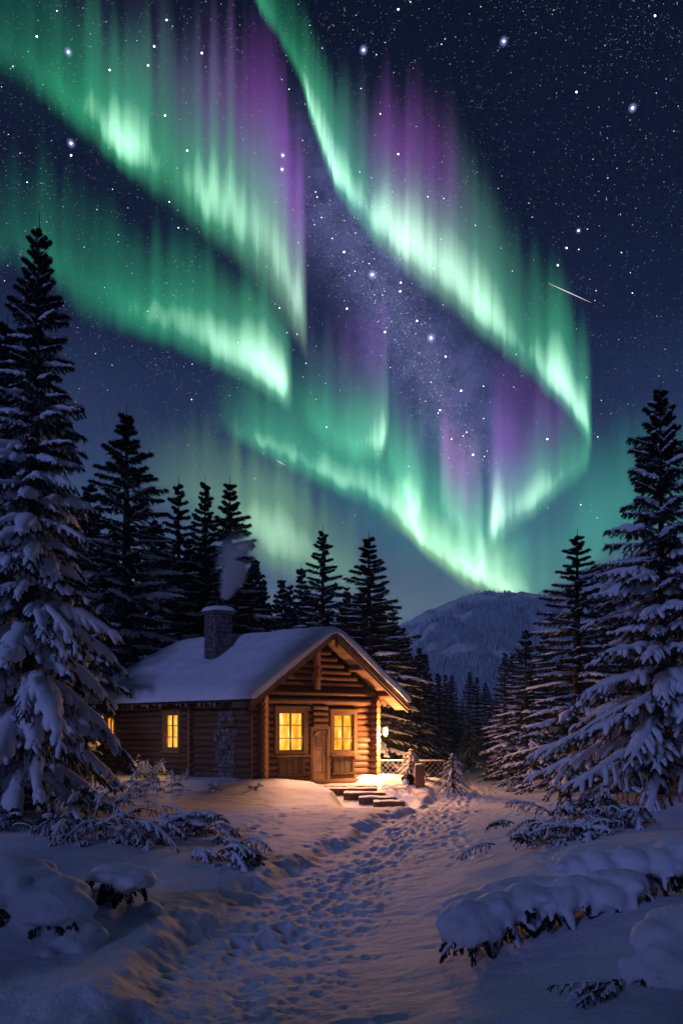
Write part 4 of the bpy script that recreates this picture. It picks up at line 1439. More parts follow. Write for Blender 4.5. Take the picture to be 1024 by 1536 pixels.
brush('fallen_branches', 'snow covered fallen boughs in front of the big left spruce', 150, 1258, 21, .85, 34, (-3.0, .5), elr=(0, 55), droop=.7, sr=.040, sp=.8, h0=.42, spread=.55, needles=34, ntw=7)
brush('fallen_branches', 'low tangle of snowy boughs between the two larger heaps of fallen boughs', 225, 1262, 29, .70, 24, (-3.0, .5), elr=(0, 50), droop=.7, sr=.036, sp=.7, h0=.30, spread=.40, needles=34, ntw=7)
brush('fallen_branches', 'heap of snowy boughs with a rounded snow cap, left of the yard path', 292, 1252, 22, .72, 30, (-3.0, .6), elr=(5, 65), droop=.75, sr=.042, sp=.8, h0=.45, spread=.28, needles=36, caps_=3, ntw=7)
brush('fallen_branches', 'drooping bough fan with bare twig ends nearest the yard snow', 340, 1290, 23, .85, 20, (-1.8, .3), elr=(5, 45), droop=.75, sr=.042, sp=.7, h0=.32, spread=.25, needles=38, ntw=7)
brush('fallen_branches', 'frosted brushwood between the left spruce and the cabin', 205, 1190, 24, .9, 36, (-3.1, .6), elr=(5, 70), droop=.5, sr=.030, sp=.6, h0=.4, spread=.7, needles=20)
brush('fallen_branches', 'dark snowy brushwood under the right side of the big left spruce', 135, 1222, 30, 1.0, 30, (-3.1, .6), elr=(0, 60), droop=.6, sr=.034, sp=.6, h0=.5, spread=.7, needles=30)
brush('fallen_branches', 'low snowy twigs at the left edge below the big spruce', 25, 1240, 25, .8, 26, (-3, .2), elr=(5, 60), droop=.6, sr=.034, sp=.7, h0=.3, spread=.6, needles=26)
brush('fallen_branches', 'broken snowy boughs lying left of the foot of the big right spruce', 862, 1262, 26, .8, 30, (2.2, 5.2), elr=(0, 45), droop=.6, sr=.036, sp=.7, h0=.3, spread=.45, needles=34, ntw=7)
brush('fallen_branches', 'pinkish lit snowy boughs under the left side of the big right spruce', 905, 1240, 27, 1.0, 30, (2.4, 5.4), elr=(0, 55), droop=.6, sr=.036, sp=.7, h0=.45, spread=.5, needles=34, ntw=7)
brush('fallen_branches', 'thin snowy twigs poking out of the snow at the lower right', 925, 1478, 28, .62, 5, (2.9, 4.0), elr=(8, 30), droop=.35, sr=.024, sp=.6, h0=.1, spread=.08, needles=26, tw_len=.3, blade=.05, bw=.008)

# bushes about the cabin
shrub('frosty_bush', 'frosty bush lit by the side window, at the left end of the cabin', 'bush', 222, 1168, 41, 1.15, 26, elr=(35, 85), droop=.3, sr=.026, sp=.7, ntw=6, needles=5, spread=.3, fir=M_twig, bark=M_twig, blade=.07)
shrub('frosty_bush', 'low frosty bush below the lit side window', 'bush', 262, 1172, 42, .7, 20, elr=(20, 80), droop=.4, sr=.035, sp=.8, ntw=5, needles=5, spread=.45, fir=M_twig, bark=M_twig)
shrub('small_plant', 'little snow covered plant beside the stone pier of the side wall', 'plant', 326, 1184, 43, .62, 9, elr=(10, 80), droop=.5, sr=.055, sp=.95, ntw=4, needles=14, spread=.14)
shrub('small_plant', 'snowy tuft at the left front corner post of the cabin', 'plant', 380, 1183, 44, .42, 7, elr=(20, 80), droop=.4, sr=.04, sp=.9, ntw=4, needles=8, spread=.1)
shrub('small_plant', 'curled dead plant in the snow left of the door steps', 'plant', 452, 1183, 45, .55, 14, elr=(20, 75), droop=.8, sr=.035, sp=.9, ntw=4, needles=4, spread=.25, fir=M_twig, bark=M_twig)
shrub('small_plant', 'snowed in stalks just left of the second step', 'plant', 482, 1195, 46, .42, 12, elr=(10, 50), droop=.6, sr=.045, sp=.95, ntw=3, needles=3, spread=.3, fir=M_twig, bark=M_twig)
shrub('small_plant', 'trailing twigs in the drift right of the steps', 'plant', 603, 1185, 47, .7, 12, elr=(5, 35), droop=.45, sr=.03, sp=.8, ntw=4, needles=5, spread=.35, arc=(-1.8, .3), fir=M_twig, bark=M_twig)


def small_fir(name, label, px, py, top, seed, wid, sp=.55, sr=.03, el=(30, -35), dr=(.1, .55), tips=.0, needles=16, per=8, xy=None, fir=None, wh=.10, rtop=.0):
    x, y, z = hit(px, py)
    if xy: x, y = xy; z = float(zg(x, y, False))
    H = (1095 - top) / 1100 * y + EYE - z
    g = spruce_geo(seed, H, wid, .75, wh, per, 6, needles, .07, .010, sr, sp, base_el=el[1], top_el=el[0], droop=dr, thick=.028, tip=tips, bare=.10, sag=.8, tw_len=.34, K=7)
    return place_spruce(name, g, label, 'tree', (x, y, z), fir=fir)


M_firlit = needle_mat('lit_spruce_needles', (.10, .065, .025), (.26, .18, .08), 9.0)  # needle colour with the lantern's warm light put in
small_fir('young_spruce', 'small lantern-lit spruce with drooping boughs beside the yard path', 679, 1190, 1131, 61, 1.15, .5, .026, (2, -26), (.22, .45), fir=M_firlit, per=11, wh=.085)
small_fir('young_spruce', 'dome shaped sapling with snowy drooping boughs behind the fence, next to the post', 617, 1170, 1124, 62, 1.15, .5, .026, (-2, -24), (.3, .5), fir=M_firlit, per=12, wh=.08, xy=(at(617, 26.9), 26.9))
small_fir('young_spruce', 'dark little spruce behind the lantern-lit one, at the wood edge', 703, 1150, 1075, 63, 1.3, .4, .03, (20, -20))
small_fir('young_spruce', 'short snow tipped spruce at the wood edge, right of the dome shaped sapling', 650, 1152, 1080, 64, 1.2, .4, .03, (20, -20))
small_fir('young_spruce', 'snowy young spruce at the foot of the right-hand group', 772, 1160, 1100, 65, 1.2, .5, .04, (10, -25))
for k, (px, py, lab) in enumerate(((735, 1150, 'low snowy bush at the far end of the path'), (765, 1158, 'snow heaped bush right of the far end of the path'), (800, 1166, 'snow covered bush under the medium spruce right of the path'),
                                   (835, 1176, 'snowy undergrowth at the foot of the spruce left of the big right tree'), (700, 1160, 'dark snowy bush left of the path end'), (560, 1158, 'bush behind the wire fence beside the cabin corner'))):
    shrub('snowy_bush', lab, 'bush', px, py, 70 + k, 1.35, 12, elr=(10, 60), droop=.6, sr=.06, sp=.8, ntw=5, needles=18, spread=.7, h0=.3, blade=.12, bw=.02)

# ------------------------------------------------------------ fence, post, bucket
fy = 26.9
f0 = np.array([at(567, 27.9), 27.9]); f1 = np.array([at(668, 27.8), 27.8])
fz = lambda u: float(zg(*(f0 * (1 - u) + f1 * u), False))
fn = thing('wire_fence', 'low wire fence with a wooden rail, right of the cabin corner', 'fence', (float(f0[0]), float(f0[1]), fz(0)))
zt_ = EYE - (1143 - 1095) / 1100 * 27
mb = MB()
tubes(mb, np.array([[[*(f0 * (1 - u) + f1 * u), zt_ + .01 * math.sin(u * 9)] for u in np.linspace(0, 1, 8)]]), np.full((1, 8), .020), 8)
mb.build('rail', [M_board], fn)
for u in (0.02, .5, .98):
    mb = MB(); p_ = f0 * (1 - u) + f1 * u
    tubes(mb, np.array([[[*p_, fz(u) - .2], [*p_, zt_ - .03]]]), np.full((1, 2), .022), 8)
    mb.build('post', [M_boarddark], fn)
mb = MB(); Lf = np.linalg.norm(f1 - f0); hgt = zt_ - fz(.3) - .05; segs = []
for k in np.arange(-hgt, Lf, .2):
    for sg in (1, -1):
        u0 = max(k, 0); u1 = min(k + hgt, Lf)
        z0 = (u0 - k); z1 = (u1 - k)
        if sg < 0: z0, z1 = hgt - z0, hgt - z1
        a = f0 + (f1 - f0) * u0 / Lf; b = f0 + (f1 - f0) * u1 / Lf
        segs.append([[*a, zt_ - hgt + z0 - .03], [*b, zt_ - hgt + z1 - .03]])
tubes(mb, np.array(segs), np.full((len(segs), 2), .0045), 4)
mb.build('wire_mesh', [M_wire], fn)
mb = MB()
tubes(mb, np.array([[[*(f0 * (1 - u) + f1 * u), zt_ + .035] for u in np.linspace(.02, .98, 16)]]), (.014 * rg.uniform(.5, 1.2, (1, 16))), 6, wx=1.1, wz=.8)
mb.build('snow', [M_snow], fn)

x, y = at(629, 25.6), 25.6; zb = float(zg(x, y, False))
ps = thing('wooden_post', 'stout square wooden post glowing orange in front of the fence', 'post', (x, y, zb))
mb = MB(); w = .16; zt2 = EYE - (1147 - 1095) / 1100 * 25.6
for z0, z1, ww in ((zb - .2, zb + .38, w), (zb + .385, zb + .42, w * 1.04), (zb + .425, zt2, w)):
    hexa(mb, [(x - ww, y - ww, z0), (x + ww, y - ww, z0), (x + ww, y + ww, z0), (x - ww, y + ww, z0), (x - ww, y - ww, z1), (x + ww, y - ww, z1), (x + ww, y + ww, z1), (x - ww, y + ww, z1)])
mb.build('shaft', [M_log], ps, smooth=False)
mb = MB(); blob(mb, x, y, zt2, .17, .05, np.random.default_rng(4), .1)
mb.build('snow', [M_snow], ps)

x, y = at(613, 25.9), 25.9; zb = float(zg(x, y, False))
bk = thing('black_bucket', 'black bucket on its side with snow in its mouth, beside the wooden post', 'bucket', (x, y, zb))
mb = MB(); th_ = -1.9
dx, dy = math.cos(th_), math.sin(th_)
ax = [(x - dx * .22, y - dy * .22, zb + .12), (x - dx * .2, y - dy * .2, zb + .12), (x + dx * .2, y + dy * .2, zb + .14), (x + dx * .205, y + dy * .205, zb + .14), (x - dx * .1, y - dy * .1, zb + .13)]
tubes(mb, np.array([ax]), np.array([[.02, .17, .22, .19, .15]]), 20)
mb.build('shell', [M_iron], bk)
mb = MB(); blob(mb, x + dx * .12 - .08, y + dy * .12, zb + .03, .14, .15, np.random.default_rng(5), .15)
mb.build('snow', [M_snow], bk)

# ------------------------------------------------------------ smoke from the chimney
def smoke():
    c = cab(CHP + .02, CHQ, 6.84)
    root = None
    K = 16; u = np.linspace(0, 1, K)
    D = c[1]
    px = np.interp(u, [0, .2, .45, .7, 1], [337, 343, 352, 350, 372]); py = np.interp(u, [0, .2, .45, .7, 1], [899, 884, 860, 838, 800])
    X = (px - 512) / 1100 * D; Z = EYE + (1095 - py) / 1100 * D; Y = np.full(K, D)
    rad = np.interp(u, [0, .08, .3, .6, 1], [.16, .3, .75, 1.1, 1.4])
    mb = MB()
    P_ = np.stack([X, Y, Z], -1)[None]
    ring = tubes(mb, P_, rad[None] * (1 + .0 * u), 20)
    for k in (0, K - 1):
        rr_ = ring[0, k]; v = np.concatenate([rr_.mean(0, keepdims=True), rr_]); i = np.arange(20)
        tri = np.stack([np.zeros(20, int), 1 + i, 1 + (i + 1) % 20], -1)
        mb.add(v, tri[:, ::-1] if k else tri)
    m, t = mat('wood_smoke')
    oc = obc(t)
    s3 = t.n('ShaderNodeSeparateXYZ', None, Vector=oc)
    n1 = t.n('ShaderNodeTexNoise', {'noise_dimensions': '3D'}, Vector=t.n('ShaderNodeMapping', None, Vector=oc, Scale=(1, 1, .8)).outputs[0], Scale=1.3, Detail=5.0, Roughness=.62, Distortion=1.1).outputs[0]
    # density falls off with the distance from the plume's axis (a bent line) and with height
    fx = t.n('ShaderNodeFloatCurve')
    fx.inputs['Value'].default_value = 0
    zn = t.math('DIVIDE', s3.outputs[2], float(Z[-1] - Z[0]))
    t.nt.links.new(zn, fx.inputs['Value'])
    cv = fx.mapping.curves[0]
    zr = (Z - Z[0]) / (Z[-1] - Z[0]); xr = (X - X[0])
    sc_ = max(abs(xr)) or 1
    cv.points[0].location = (0, 0.0); cv.points[1].location = (1, float(xr[-1] / sc_))
    for q_ in range(2, K - 1, 3):
        cv.points.new(float(zr[q_]), float(xr[q_] / sc_))
    fx.mapping.update()
    cx_ = t.math('MULTIPLY', fx.outputs[0], float(sc_))
    dx_ = t.math('SUBTRACT', s3.outputs[0], cx_)
    d2 = t.math('SQRT', t.math('ADD', t.math('MULTIPLY', dx_, dx_), t.math('MULTIPLY', s3.outputs[1], s3.outputs[1])))
    rz_ = t.math('MULTIPLY_ADD', t.math('POWER', t.math('MAXIMUM', zn, 0.0), .75), 1.1); rz_.node.inputs[2].default_value = .17
    fall = t.math('SUBTRACT', 1.0, t.math('DIVIDE', d2, rz_), clamp=True)
    puff = t.n('ShaderNodeMapRange', None, Value=t.math('ADD', n1, t.math('MULTIPLY', fall, .35)), _1=.50, _2=.72).outputs[0]
    den = t.math('MULTIPLY', t.math('MULTIPLY', puff, t.math('POWER', fall, .7)), t.math('MULTIPLY', t.math('POWER', t.math('SUBTRACT', 1.02, zn, clamp=True), 1.6), 15.0))
    den = t.math('ADD', den, t.math('MULTIPLY', t.math('MULTIPLY', fall, 9.0), t.math('POWER', t.math('SUBTRACT', 1.0, zn, clamp=True), 8.0)))
    v = t.n('ShaderNodeVolumePrincipled', None, Density=den)
    v.inputs['Color'].default_value = (.93, .95, 1, 1); v.inputs['Anisotropy'].default_value = .1
    out(t, None, v.outputs[0])
    o = mb.build('chimney_smoke', m, base=tuple(map(float, (X[0], Y[0], Z[0]))), grain=False)
    tag(o, 'pale wisp of smoke drifting up from the chimney', 'smoke', kind='stuff')


smoke()

# ------------------------------------------------------------ stars and meteors
def stars():
    r = np.random.default_rng(88)
    N = 16000
    px = r.uniform(-500, 1524, N); py = r.uniform(-250, 960, N)
    # more of them along the milky way
    n2 = 5200; u = r.random(n2) ** .9
    mx = np.interp(u, [0, .3, .6, 1], [505, 560, 630, 712]) + r.normal(0, 32, n2) * (1.15 - .5 * u); my = 300 + u * 400 + r.normal(0, 10, n2)
    mag = r.pareto(2.3, N) * .09 + .035; mag2 = r.pareto(2.2, n2) * .05 + .04
    px = np.concatenate([px, mx]); py = np.concatenate([py, my]); mag = np.clip(np.concatenate([mag, mag2]), 0, 2.2)
    mag *= np.interp(py, [0, 600, 960], [1, .9, .35])
    # small clusters
    for _ in range(70):
        cx_, cy_ = r.uniform(0, 1024), r.uniform(0, 800); k = r.integers(8, 30)
        sel = r.integers(0, N, k); px[sel] = cx_ + r.normal(0, 26, k); py[sel] = cy_ + r.normal(0, 18, k)
    big = [(103, 78, 3.2), (107, 215, 3.2), (107, 233, 1.6), (545, 75, 3.4), (755, 62, 3.4), (948, 162, 3.4), (424, 233, 2.2), (423, 254, 2.2), (558, 412, 4.0), (646, 507, 4.0), (867, 346, 1.9),
           (864, 138, 1.7), (597, 14, 1.8), (41, 395, 2.4), (577, 498, 1.8), (691, 586, 1.8), (520, 463, 1.5), (709, 682, 1.8), (836, 398, 1.4), (600, 437, 1.5), (601, 424, 1.3), (597, 231, 1.5), (668, 535, 1.3), (165, 105, 1.4), (281, 226, 1.4), (250, 30, 1.3)]
    for x_, y_, m_ in big:
        px = np.append(px, x_); py = np.append(py, y_); mag = np.append(mag, m_)
    Ds = 24000.0
    d = np.stack([(px - 512) / 1100, np.ones(len(px)), (1095 - py) / 1100], -1)
    P_ = d * Ds + np.array([0, 0, EYE])
    rad = Ds / 1100 * np.where(mag > 1.25, 1.25 + .25 * mag, np.clip(.58 + mag * .30, .58, .88)) * .92
    dl = np.linalg.norm(d, axis=1); rad = rad * dl ** .3
    o6 = np.array([[1, 0, 0], [-1, 0, 0], [0, 1, 0], [0, -1, 0], [0, 0, 1], [0, 0, -1]], float)
    f8 = np.array([[0, 2, 4], [2, 1, 4], [1, 3, 4], [3, 0, 4], [2, 0, 5], [1, 2, 5], [3, 1, 5], [0, 3, 5]])
    V = P_[:, None, :] + rad[:, None, None] * o6[None]
    F = f8[None] + (np.arange(len(P_)) * 6)[:, None, None]
    tint = np.stack([.72 + .25 * r.random(len(P_)), .80 + .12 * r.random(len(P_)), np.ones(len(P_)), np.ones(len(P_))], -1)
    br = np.clip(mag ** 1.35 * 7, .30, 7)
    col = tint * br[:, None]; col[:, 3] = 1
    mb = MB(); mb.add(V.reshape(-1, 3), F.reshape(-1, 3), 0, None, np.repeat(col, 6, 0))
    # soft glow shells round the brightest
    v, f = ICO2
    for x_, y_, m_ in big:
        if m_ < 1.9: continue
        dd = np.array([(x_ - 512) / 1100, 1, (1095 - y_) / 1100]); rr_ = Ds / 1100 * (2.6 + m_ * 1.5)
        c4 = np.tile([.42 * m_ / 3, .45 * m_ / 3, 1.0 * m_ / 3, 1], (len(v), 1))
        mb.add(v * rr_ + dd * Ds + np.array([0, 0, EYE]), f, 1, None, c4)
    m, t = mat('starlight')
    a = t.n('ShaderNodeAttribute', {'attribute_name': 'glow'}).outputs['Color']
    out(t, t.n('ShaderNodeEmission', None, Color=a, Strength=1.0).outputs[0]); m.cycles.emission_sampling = 'NONE'
    m2, t = mat('star_glow')
    a = t.n('ShaderNodeAttribute', {'attribute_name': 'glow'}).outputs['Color']
    lw = t.n('ShaderNodeLayerWeight', None, Blend=.5).outputs['Facing']
    st = t.math('MULTIPLY', t.math('POWER', t.math('SUBTRACT', 1.0, lw, clamp=True), 5.0), .36)
    ad = t.n('ShaderNodeAddShader')
    t.nt.links.new(t.n('ShaderNodeBsdfTransparent').outputs[0], ad.inputs[0])
    t.nt.links.new(t.n('ShaderNodeEmission', None, Color=a, Strength=st).outputs[0], ad.inputs[1])
    out(t, ad.outputs[0]); m2.cycles.emission_sampling = 'NONE'
    o = mb.build('stars', [m, m2], grain=False, colors=True)
    tag(o, 'countless small stars and a few bright ones with a blue glow', 'stars', kind='stuff')


stars()


def meteor(x0, y0, x1, y1, w, label, col, st):
    D = 15000.0
    u = np.linspace(0, 1, 9)
    P_ = np.stack([((x0 + (x1 - x0) * u) - 512) / 1100 * D, np.full(9, D), EYE + (1095 - (y0 + (y1 - y0) * u)) / 1100 * D], -1)
    mb = MB(); tubes(mb, P_[None], np.array([[.15, .5, .8, 1, 1, .9, .7, .45, .1]]) * w * D / 1100, 6)
    m, t = mat('meteor_light'); out(t, t.n('ShaderNodeEmission', None, Color=(*col, 1), Strength=st).outputs[0]); m.cycles.emission_sampling = 'NONE'
    o = mb.build('meteor', m, grain=False); tag(o, label, 'meteor')


meteor(822, 425, 886, 454, .55, 'long thin pinkish meteor right of the aurora', (1, .78, .78), 1.1)
meteor(414, 690, 428, 698, .7, 'short white meteor below the aurora, above the trees behind the cabin', (.9, 1, .95), .7)

# ------------------------------------------------------------ aurora: hanging curtains of light
GREEN = np.array(srgb(62, 214, 148)); MINT = np.array(srgb(150, 235, 190)); WHITE = np.array(srgb(205, 248, 220)); TEAL = np.array(srgb(40, 120, 110))
PURP = np.array(srgb(128, 54, 158)); MAG = np.array(srgb(170, 95, 175)); YEL = np.array(srgb(190, 225, 120)); YG = np.array(srgb(120, 215, 125))

m_aur, t = mat('aurora_light')
a = t.n('ShaderNodeAttribute', {'attribute_name': 'glow'}).outputs['Color']
ad = t.n('ShaderNodeAddShader')
t.nt.links.new(t.n('ShaderNodeBsdfTransparent').outputs[0], ad.inputs[0])
t.nt.links.new(t.n('ShaderNodeEmission', None, Color=a, Strength=1.0).outputs[0], ad.inputs[1])
out(t, ad.outputs[0])
m_aur.cycles.emission_sampling = 'NONE'


def n1d(x, seed):
    return vnoise(x, np.full_like(x, seed * 3.7), seed)


def curtain(seed, pts, soft=.10, D=9000., purple=.0, low=GREEN, high=PURP, pstart=.35, k=2.6, ray=.55, e0=30, e1=6, pk=1.6, wpow=1.0, label='', rs=1.0, hvar=.15):
    """pts: (x, y_bottom, height, brightness, whiteness, purple) along the lower border; the light rises from it"""
    p = np.array(pts, float)
    seg = np.hypot(np.diff(p[:, 0]), np.diff(p[:, 1]) * .6); s = np.concatenate([[0], np.cumsum(seg)])
    n = int(s[-1] / 1.15) + 2
    u = np.linspace(0, s[-1], n)
    # smooth (catmull-like) interpolation through the points
    def ip(c):
        f = np.interp(u, s, p[:, c]); ker = np.hanning(25); ker /= ker.sum()
        if n < 60: return f
        fp = np.pad(f, 12, mode='edge', ); fp[:12] = 2 * f[0] - f[12:0:-1]; fp[-12:] = 2 * f[-1] - f[-2:-14:-1]
        return np.convolve(fp, ker, 'valid')
    x, yb, h, br, wh, pu = [ip(c) for c in range(6)]
    yb = yb + (n1d(u / 9, seed) - .5) * 7 * rs + (n1d(u / 3.5, seed + 9) - .5) * 3 * rs
    rays = .42 * n1d(u / 40, seed + 1) + .30 * n1d(u / 16, seed + 2) + .18 * n1d(u / 6.5, seed + 3) + .10 * n1d(u / 3.0, seed + 4)
    rays = 1 + ray * (rays - .5) * 2.2
    hh = h * (1 + hvar * 2 * (n1d(u / 14, seed + 5) - .5) + hvar * .6 * (n1d(u / 8, seed + 6) - .5))
    end = sm(0, e0, u) * sm(0, e1, s[-1] - u)
    br0 = br * 1.35 * end 
    brv = br0[:, None] * np.clip(1 + (rays[:, None] - 1) * (1 - .8 * sm(.12, .5, np.linspace(0, 1, 56) ** 1.25))[None], .1, 3)
    Dv = D + 500 * np.sin(u / s[-1] * 5 + seed)
    nv = 56; v = np.linspace(0, 1, nv) ** 1.25
    Vv, Uu = np.meshgrid(v, u)
    # foot of the curtain: brightness climbs over 'soft', then decays
    foot = sm(0, soft * 1.25, Vv) ** 1.15
    I = foot * (.86 * np.exp(-Vv * (k + 1.0)) * 1.32 + .14 * np.exp(-Vv * 1.6))
    I = I * (1 - sm(.62, 1.0, Vv))
    pm = sm(pstart - .22, pstart + .25, Vv)[..., None]
    wcol = WHITE[None, None] * 1.05
    lo = low[None, None] * (1 - wh[:, None, None]) + wcol * wh[:, None, None]
    Ip = (sm(pstart - .34, pstart + .30, Vv) * np.exp(-np.clip(Vv - pstart, 0, 9) * pk * 2.0) * (1 - sm(.55, 1.0, Vv)))[..., None]
    prays = (.75 + .5 * (n1d(u / 18, seed + 7)))[:, None, None]
    core = np.clip(I * brv - .42, 0, 9)[..., None]
    lo = low[None, None] + (lo - low[None, None]) * (1 - .6 * sm(.25, .6, Vv))[..., None]
    col = lo * (I * brv)[..., None] * 1.15 + WHITE[None, None] * core * 1.9 - lo * core * .2
    col = col * (1 - .88 * pm * np.clip(pu * 1.3, 0, 1)[:, None, None]) + high[None, None] * Ip * (pu * end)[:, None, None] * prays
    wy = EYE + (1095 - (yb[:, None] - hh[:, None] * Vv)) / 1100 * Dv[:, None]
    X = ((x - 512) / 1100 * Dv)[:, None] * np.ones_like(Vv); Y = Dv[:, None] * np.ones_like(Vv)
    V = np.stack([X, Y, wy], -1); nU = len(u)
    idx = np.arange(nU * nv).reshape(nU, nv)
    F = np.stack([idx[:-1, :-1], idx[1:, :-1], idx[1:, 1:], idx[:-1, 1:]], -1).reshape(-1, 4)
    c4 = np.concatenate([col, np.ones((*col.shape[:2], 1))], -1)
    mb = MB(); mb.add(V.reshape(-1, 3), F, 0, None, c4.reshape(-1, 4))
    o = mb.build('aurora', m_aur, grain=False, colors=True)
    tag(o, label, None, kind='structure')


# x, y_bottom, height, brightness, whiteness, purple
curtain(1, [(-60, 95, 230, .16, .0, .0), (20, 128, 240, .20, 0, .0), (70, 168, 250, .30, 0, .0), (120, 212, 260, .55, 0, .0), (165, 250, 280, 1.0, .05, .04), (205, 285, 300, 1.1, .05, .10), (250, 322, 340, .62, .08, .18),
            (290, 355, 360, .80, .10, .40), (330, 388, 410, .85, .15, .55), (365, 420, 450, .80, .22, .7), (400, 460, 470, .75, .4, .85), (430, 502, 420, .70, .60, 1.0), (452, 537, 340, .85, .75, 1.15), (463, 560, 280, .9, .85, 1.0)],
        soft=.20, k=2.7, pstart=.46, pk=.75, e0=60, e1=22, label='broad green and violet aurora curtain crossing the upper left sky')
curtain(2, [(-60, 400, 210, .16, 0, 0), (20, 415, 220, .22, 0, 0), (80, 442, 240, .36, 0, 0), (120, 487, 240, .34, 0, 0), (150, 502, 240, .5, 0, 0), (200, 514, 220, .72, .0, 0), (250, 530, 210, .85, .04, 0), (300, 552, 210, 1.0, .08, 0),
            (340, 570, 200, 1.35, .2, 0), (380, 590, 200, 1.75, .3, .0), (415, 610, 200, 1.9, .35, .1), (436, 627, 200, 1.9, .4, .1), (441, 634, 190, 1.9, .5, .1)],
        soft=.26, k=3.0, pstart=.5, e0=60, e1=22, D=9500, ray=.45, label='bright mint aurora curtain ending in a sharp fold above the left trees')
curtain(3, [(376, -10, 120, .75, 0, 0), (388, 25, 140, .6, 0, 0), (420, 70, 150, .26, .0, 0), (450, 130, 150, .40, .05, 0), (466, 190, 170, .85, .12, 0), (483, 245, 190, 1.15, .15, 0), (503, 295, 200, 1.05, .12, .02), (530, 338, 240, .70, .1, .15), (552, 368, 280, .65, .2, .45),
            (580, 398, 310, .85, .50, .85), (610, 425, 340, 1.0, .70, 1.0), (645, 454, 350, .88, .60, .9), (680, 482, 330, .85, .5, .6), (715, 510, 300, 1.05, .35, .22), (750, 538, 280, .95, .25, .12), (785, 570, 260, .6, .12, .05), (812, 594, 240, .75, .1, .0), (835, 612, 240, 1.25, .15, 0), (858, 637, 220, .95, .12, 0), (878, 664, 200, .9, .15, 0), (889, 692, 190, 1.1, .2, 0)],
        soft=.18, k=2.7, pstart=.40, pk=1.0, e0=10, e1=22, D=10000, hvar=.16, label='great aurora arc falling from the top centre to the right, green with violet crest')
curtain(4, [(889, 697, 200, .50, .15, 0), (880, 717, 180, .50, .15, .1), (860, 737, 180, .50, .15, .2), (835, 754, 180, .55, .2, .35), (812, 774, 190, .70, .3, .45), (796, 787, 200, .85, .45, .5), (778, 799, 220, .6, .4, .7), (760, 814, 250, .7, .45, 1.2), (742, 830, 260, 1.2, .7, 1.3), (727, 844, 260, 1.7, .85, 1.2)],
        soft=.18, k=2.5, pstart=.44, pk=.9, e0=20, e1=22, D=9700, label='lower fold of the aurora on the right with a violet crest')
curtain(5, [(300, 640, 120, .10, 0, 0), (335, 655, 140, .40, .0, 0), (380, 683, 150, .58, .03, 0), (440, 717, 170, .50, 0, 0), (500, 745, 190, .62, .0, 0), (550, 768, 200, .62, .0, .0), (590, 792, 200, .75, .02, .05), (618, 818, 200, 1.2, .15, .05), (635, 837, 190, .95, .1, .0), (660, 857, 190, .85, .05, 0),
            (700, 882, 190, .9, .08, 0), (740, 900, 170, 1.0, .15, 0), (775, 912, 150, .9, .15, 0), (800, 910, 130, .40, .1, 0), (840, 887, 120, .22, 0, 0), (880, 864, 130, .2, 0, 0), (930, 832, 150, .15, 0, 0)],
        soft=.16, k=2.2, low=GREEN * .75 + YG * .25, pstart=.6, e0=110, e1=50, D=11000, label='long low green aurora border sinking towards the mountain')
curtain(15, [(560, 790, 110, .05, 0, 0), (600, 806, 120, .45, 0, 0), (625, 830, 120, .8, 0, 0), (660, 862, 120, .6, 0, 0), (700, 888, 120, .75, 0, 0), (740, 906, 120, .9, .1, 0), (780, 918, 110, .7, .1, 0), (810, 915, 90, .2, 0, 0)],
        soft=.2, k=2.6, low=YEL, pstart=.6, e0=50, e1=50, D=11600, label='yellow green foot of the aurora over the mountain')
curtain(6, [(440, 640, 200, .12, .0, .1), (470, 664, 210, .26, .05, .2), (505, 690, 220, .38, .12, .25), (535, 704, 230, .60, .2, .3), (560, 702, 240, .85, .3, .4), (576, 690, 240, 1.1, .4, .5), (586, 670, 240, 1.3, .5, .55)],
        soft=.16, k=3.0, pstart=.5, pk=.9, e0=30, e1=22, D=10500, label='pale green aurora curl in the middle with a faint violet crest')
curtain(7, [(575, 700, 180, .2, 0, .1), (600, 762, 200, .45, .15, .2), (620, 814, 220, .85, .3, .3), (630, 802, 220, .95, .3, .35), (641, 790, 220, .95, .35, .4)],
        soft=.20, k=2.5, pstart=.5, pk=1.0, e0=20, e1=22, D=10300, label='narrow green aurora ray right of the middle curl')
curtain(8, [(655, 772, 190, .20, .2, .6), (675, 802, 220, .55, .5, 1.1), (695, 827, 230, .5, .5, 1.0), (715, 844, 230, .5, .5, .5), (727, 852, 220, .5, .5, .4)],
        soft=.18, k=2.8, pstart=.40, pk=1.1, e0=14, e1=10, D=10100, high=MAG, label='pinkish violet aurora rays above the mountain')
curtain(9, [(180, 745, 150, .10, 0, 0), (260, 790, 200, .30, 0, 0), (340, 835, 220, .62, 0, 0), (390, 865, 220, 1.1, .0, 0), (430, 885, 200, 1.15, 0, 0), (500, 905, 170, .6, 0, 0), (560, 915, 140, .3, 0, 0)],
        soft=.35, k=2.0, low=YG * .6 + YEL * .35, e0=80, e1=40, D=12000, ray=.35, label='faint yellow green glow low over the trees behind the cabin')
curtain(10, [(820, 870, 230, .10, 0, 0), (880, 865, 250, .26, 0, 0), (930, 855, 270, .40, 0, 0), (990, 855, 280, .3, 0, 0), (1080, 860, 280, .2, 0, 0)],
        soft=.35, k=1.4, low=GREEN, e0=60, e1=60, D=12500, ray=.3, label='faint green veil behind the big right spruce')
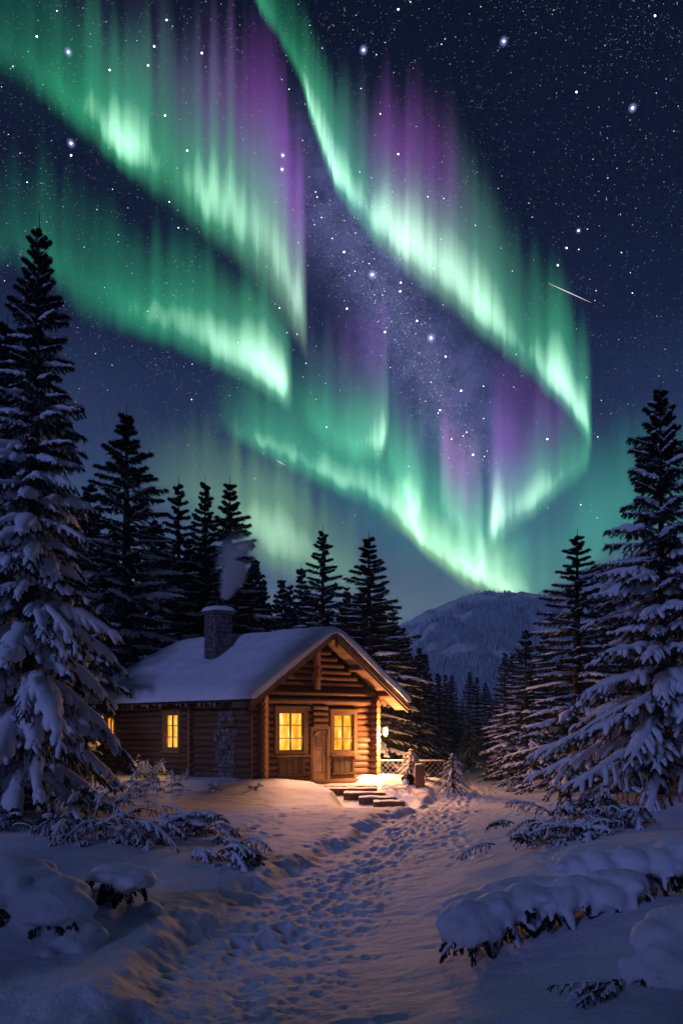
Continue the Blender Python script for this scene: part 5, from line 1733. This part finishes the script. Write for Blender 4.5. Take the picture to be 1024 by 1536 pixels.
curtain(11, [(480, 600, 180, .0, 0, .05), (530, 620, 200, .0, 0, .25), (565, 625, 210, .0, 0, .4), (583, 625, 210, .0, 0, .5)],
        soft=.3, k=1.5, pstart=.45, pk=.9, e0=40, e1=8, D=12800, ray=.3, label='dim violet veil left of the milky way')
curtain(12, [(710, 660, 160, .0, 0, .1), (780, 720, 200, .0, 0, .45), (830, 700, 190, .0, 0, .4), (885, 640, 150, .0, 0, .1)],
        soft=.3, k=1.5, pstart=.40, pk=.8, e0=50, e1=50, D=13100, ray=.3, label='dim violet veil inside the right-hand arc')
curtain(13, [(-60, 180, 330, .07, 0, 0), (60, 230, 360, .10, 0, 0), (200, 340, 420, .12, 0, .08), (330, 450, 470, .10, 0, .16), (440, 560, 470, .08, 0, .22), (500, 560, 420, .02, 0, .1)],
        soft=.5, k=1.0, low=TEAL, pstart=.45, pk=.5, e0=60, e1=60, D=13500, ray=.2, label='wide dim teal and violet glow behind the upper left curtain')
curtain(14, [(320, 770, 280, .05, 0, 0), (450, 800, 320, .22, 0, 0), (600, 880, 330, .5, 0, 0), (760, 950, 300, .6, 0, 0), (880, 910, 280, .45, 0, 0), (1000, 860, 240, .1, 0, 0)],
        soft=.35, k=1.0, low=TEAL * .6 + GREEN * .3, e0=80, e1=80, D=14000, ray=.2, label='wide dim green glow above the horizon')

# ------------------------------------------------------------ haze
mb = MB()
x0, x1, y0, y1, z0, z1 = -1500, 1700, -200, 1600, -6, 290
hexa(mb, [(x0, y0, z0), (x1, y0, z0), (x1, y1, z0), (x0, y1, z0), (x0, y0, z1), (x1, y0, z1), (x1, y1, z1), (x0, y1, z1)])
m, t = mat('haze_air')
v = t.n('ShaderNodeVolumePrincipled', None, Density=.00045)
v.inputs['Color'].default_value = (.60, .76, 1, 1); v.inputs['Anisotropy'].default_value = .1
out(t, None, v.outputs[0])
USE_HAZE = True
if USE_HAZE:
    o = mb.build('haze', m, smooth=False, grain=False)
    tag(o, 'thin blue night haze in the valley air', 'haze', kind='stuff')

finish_bases()
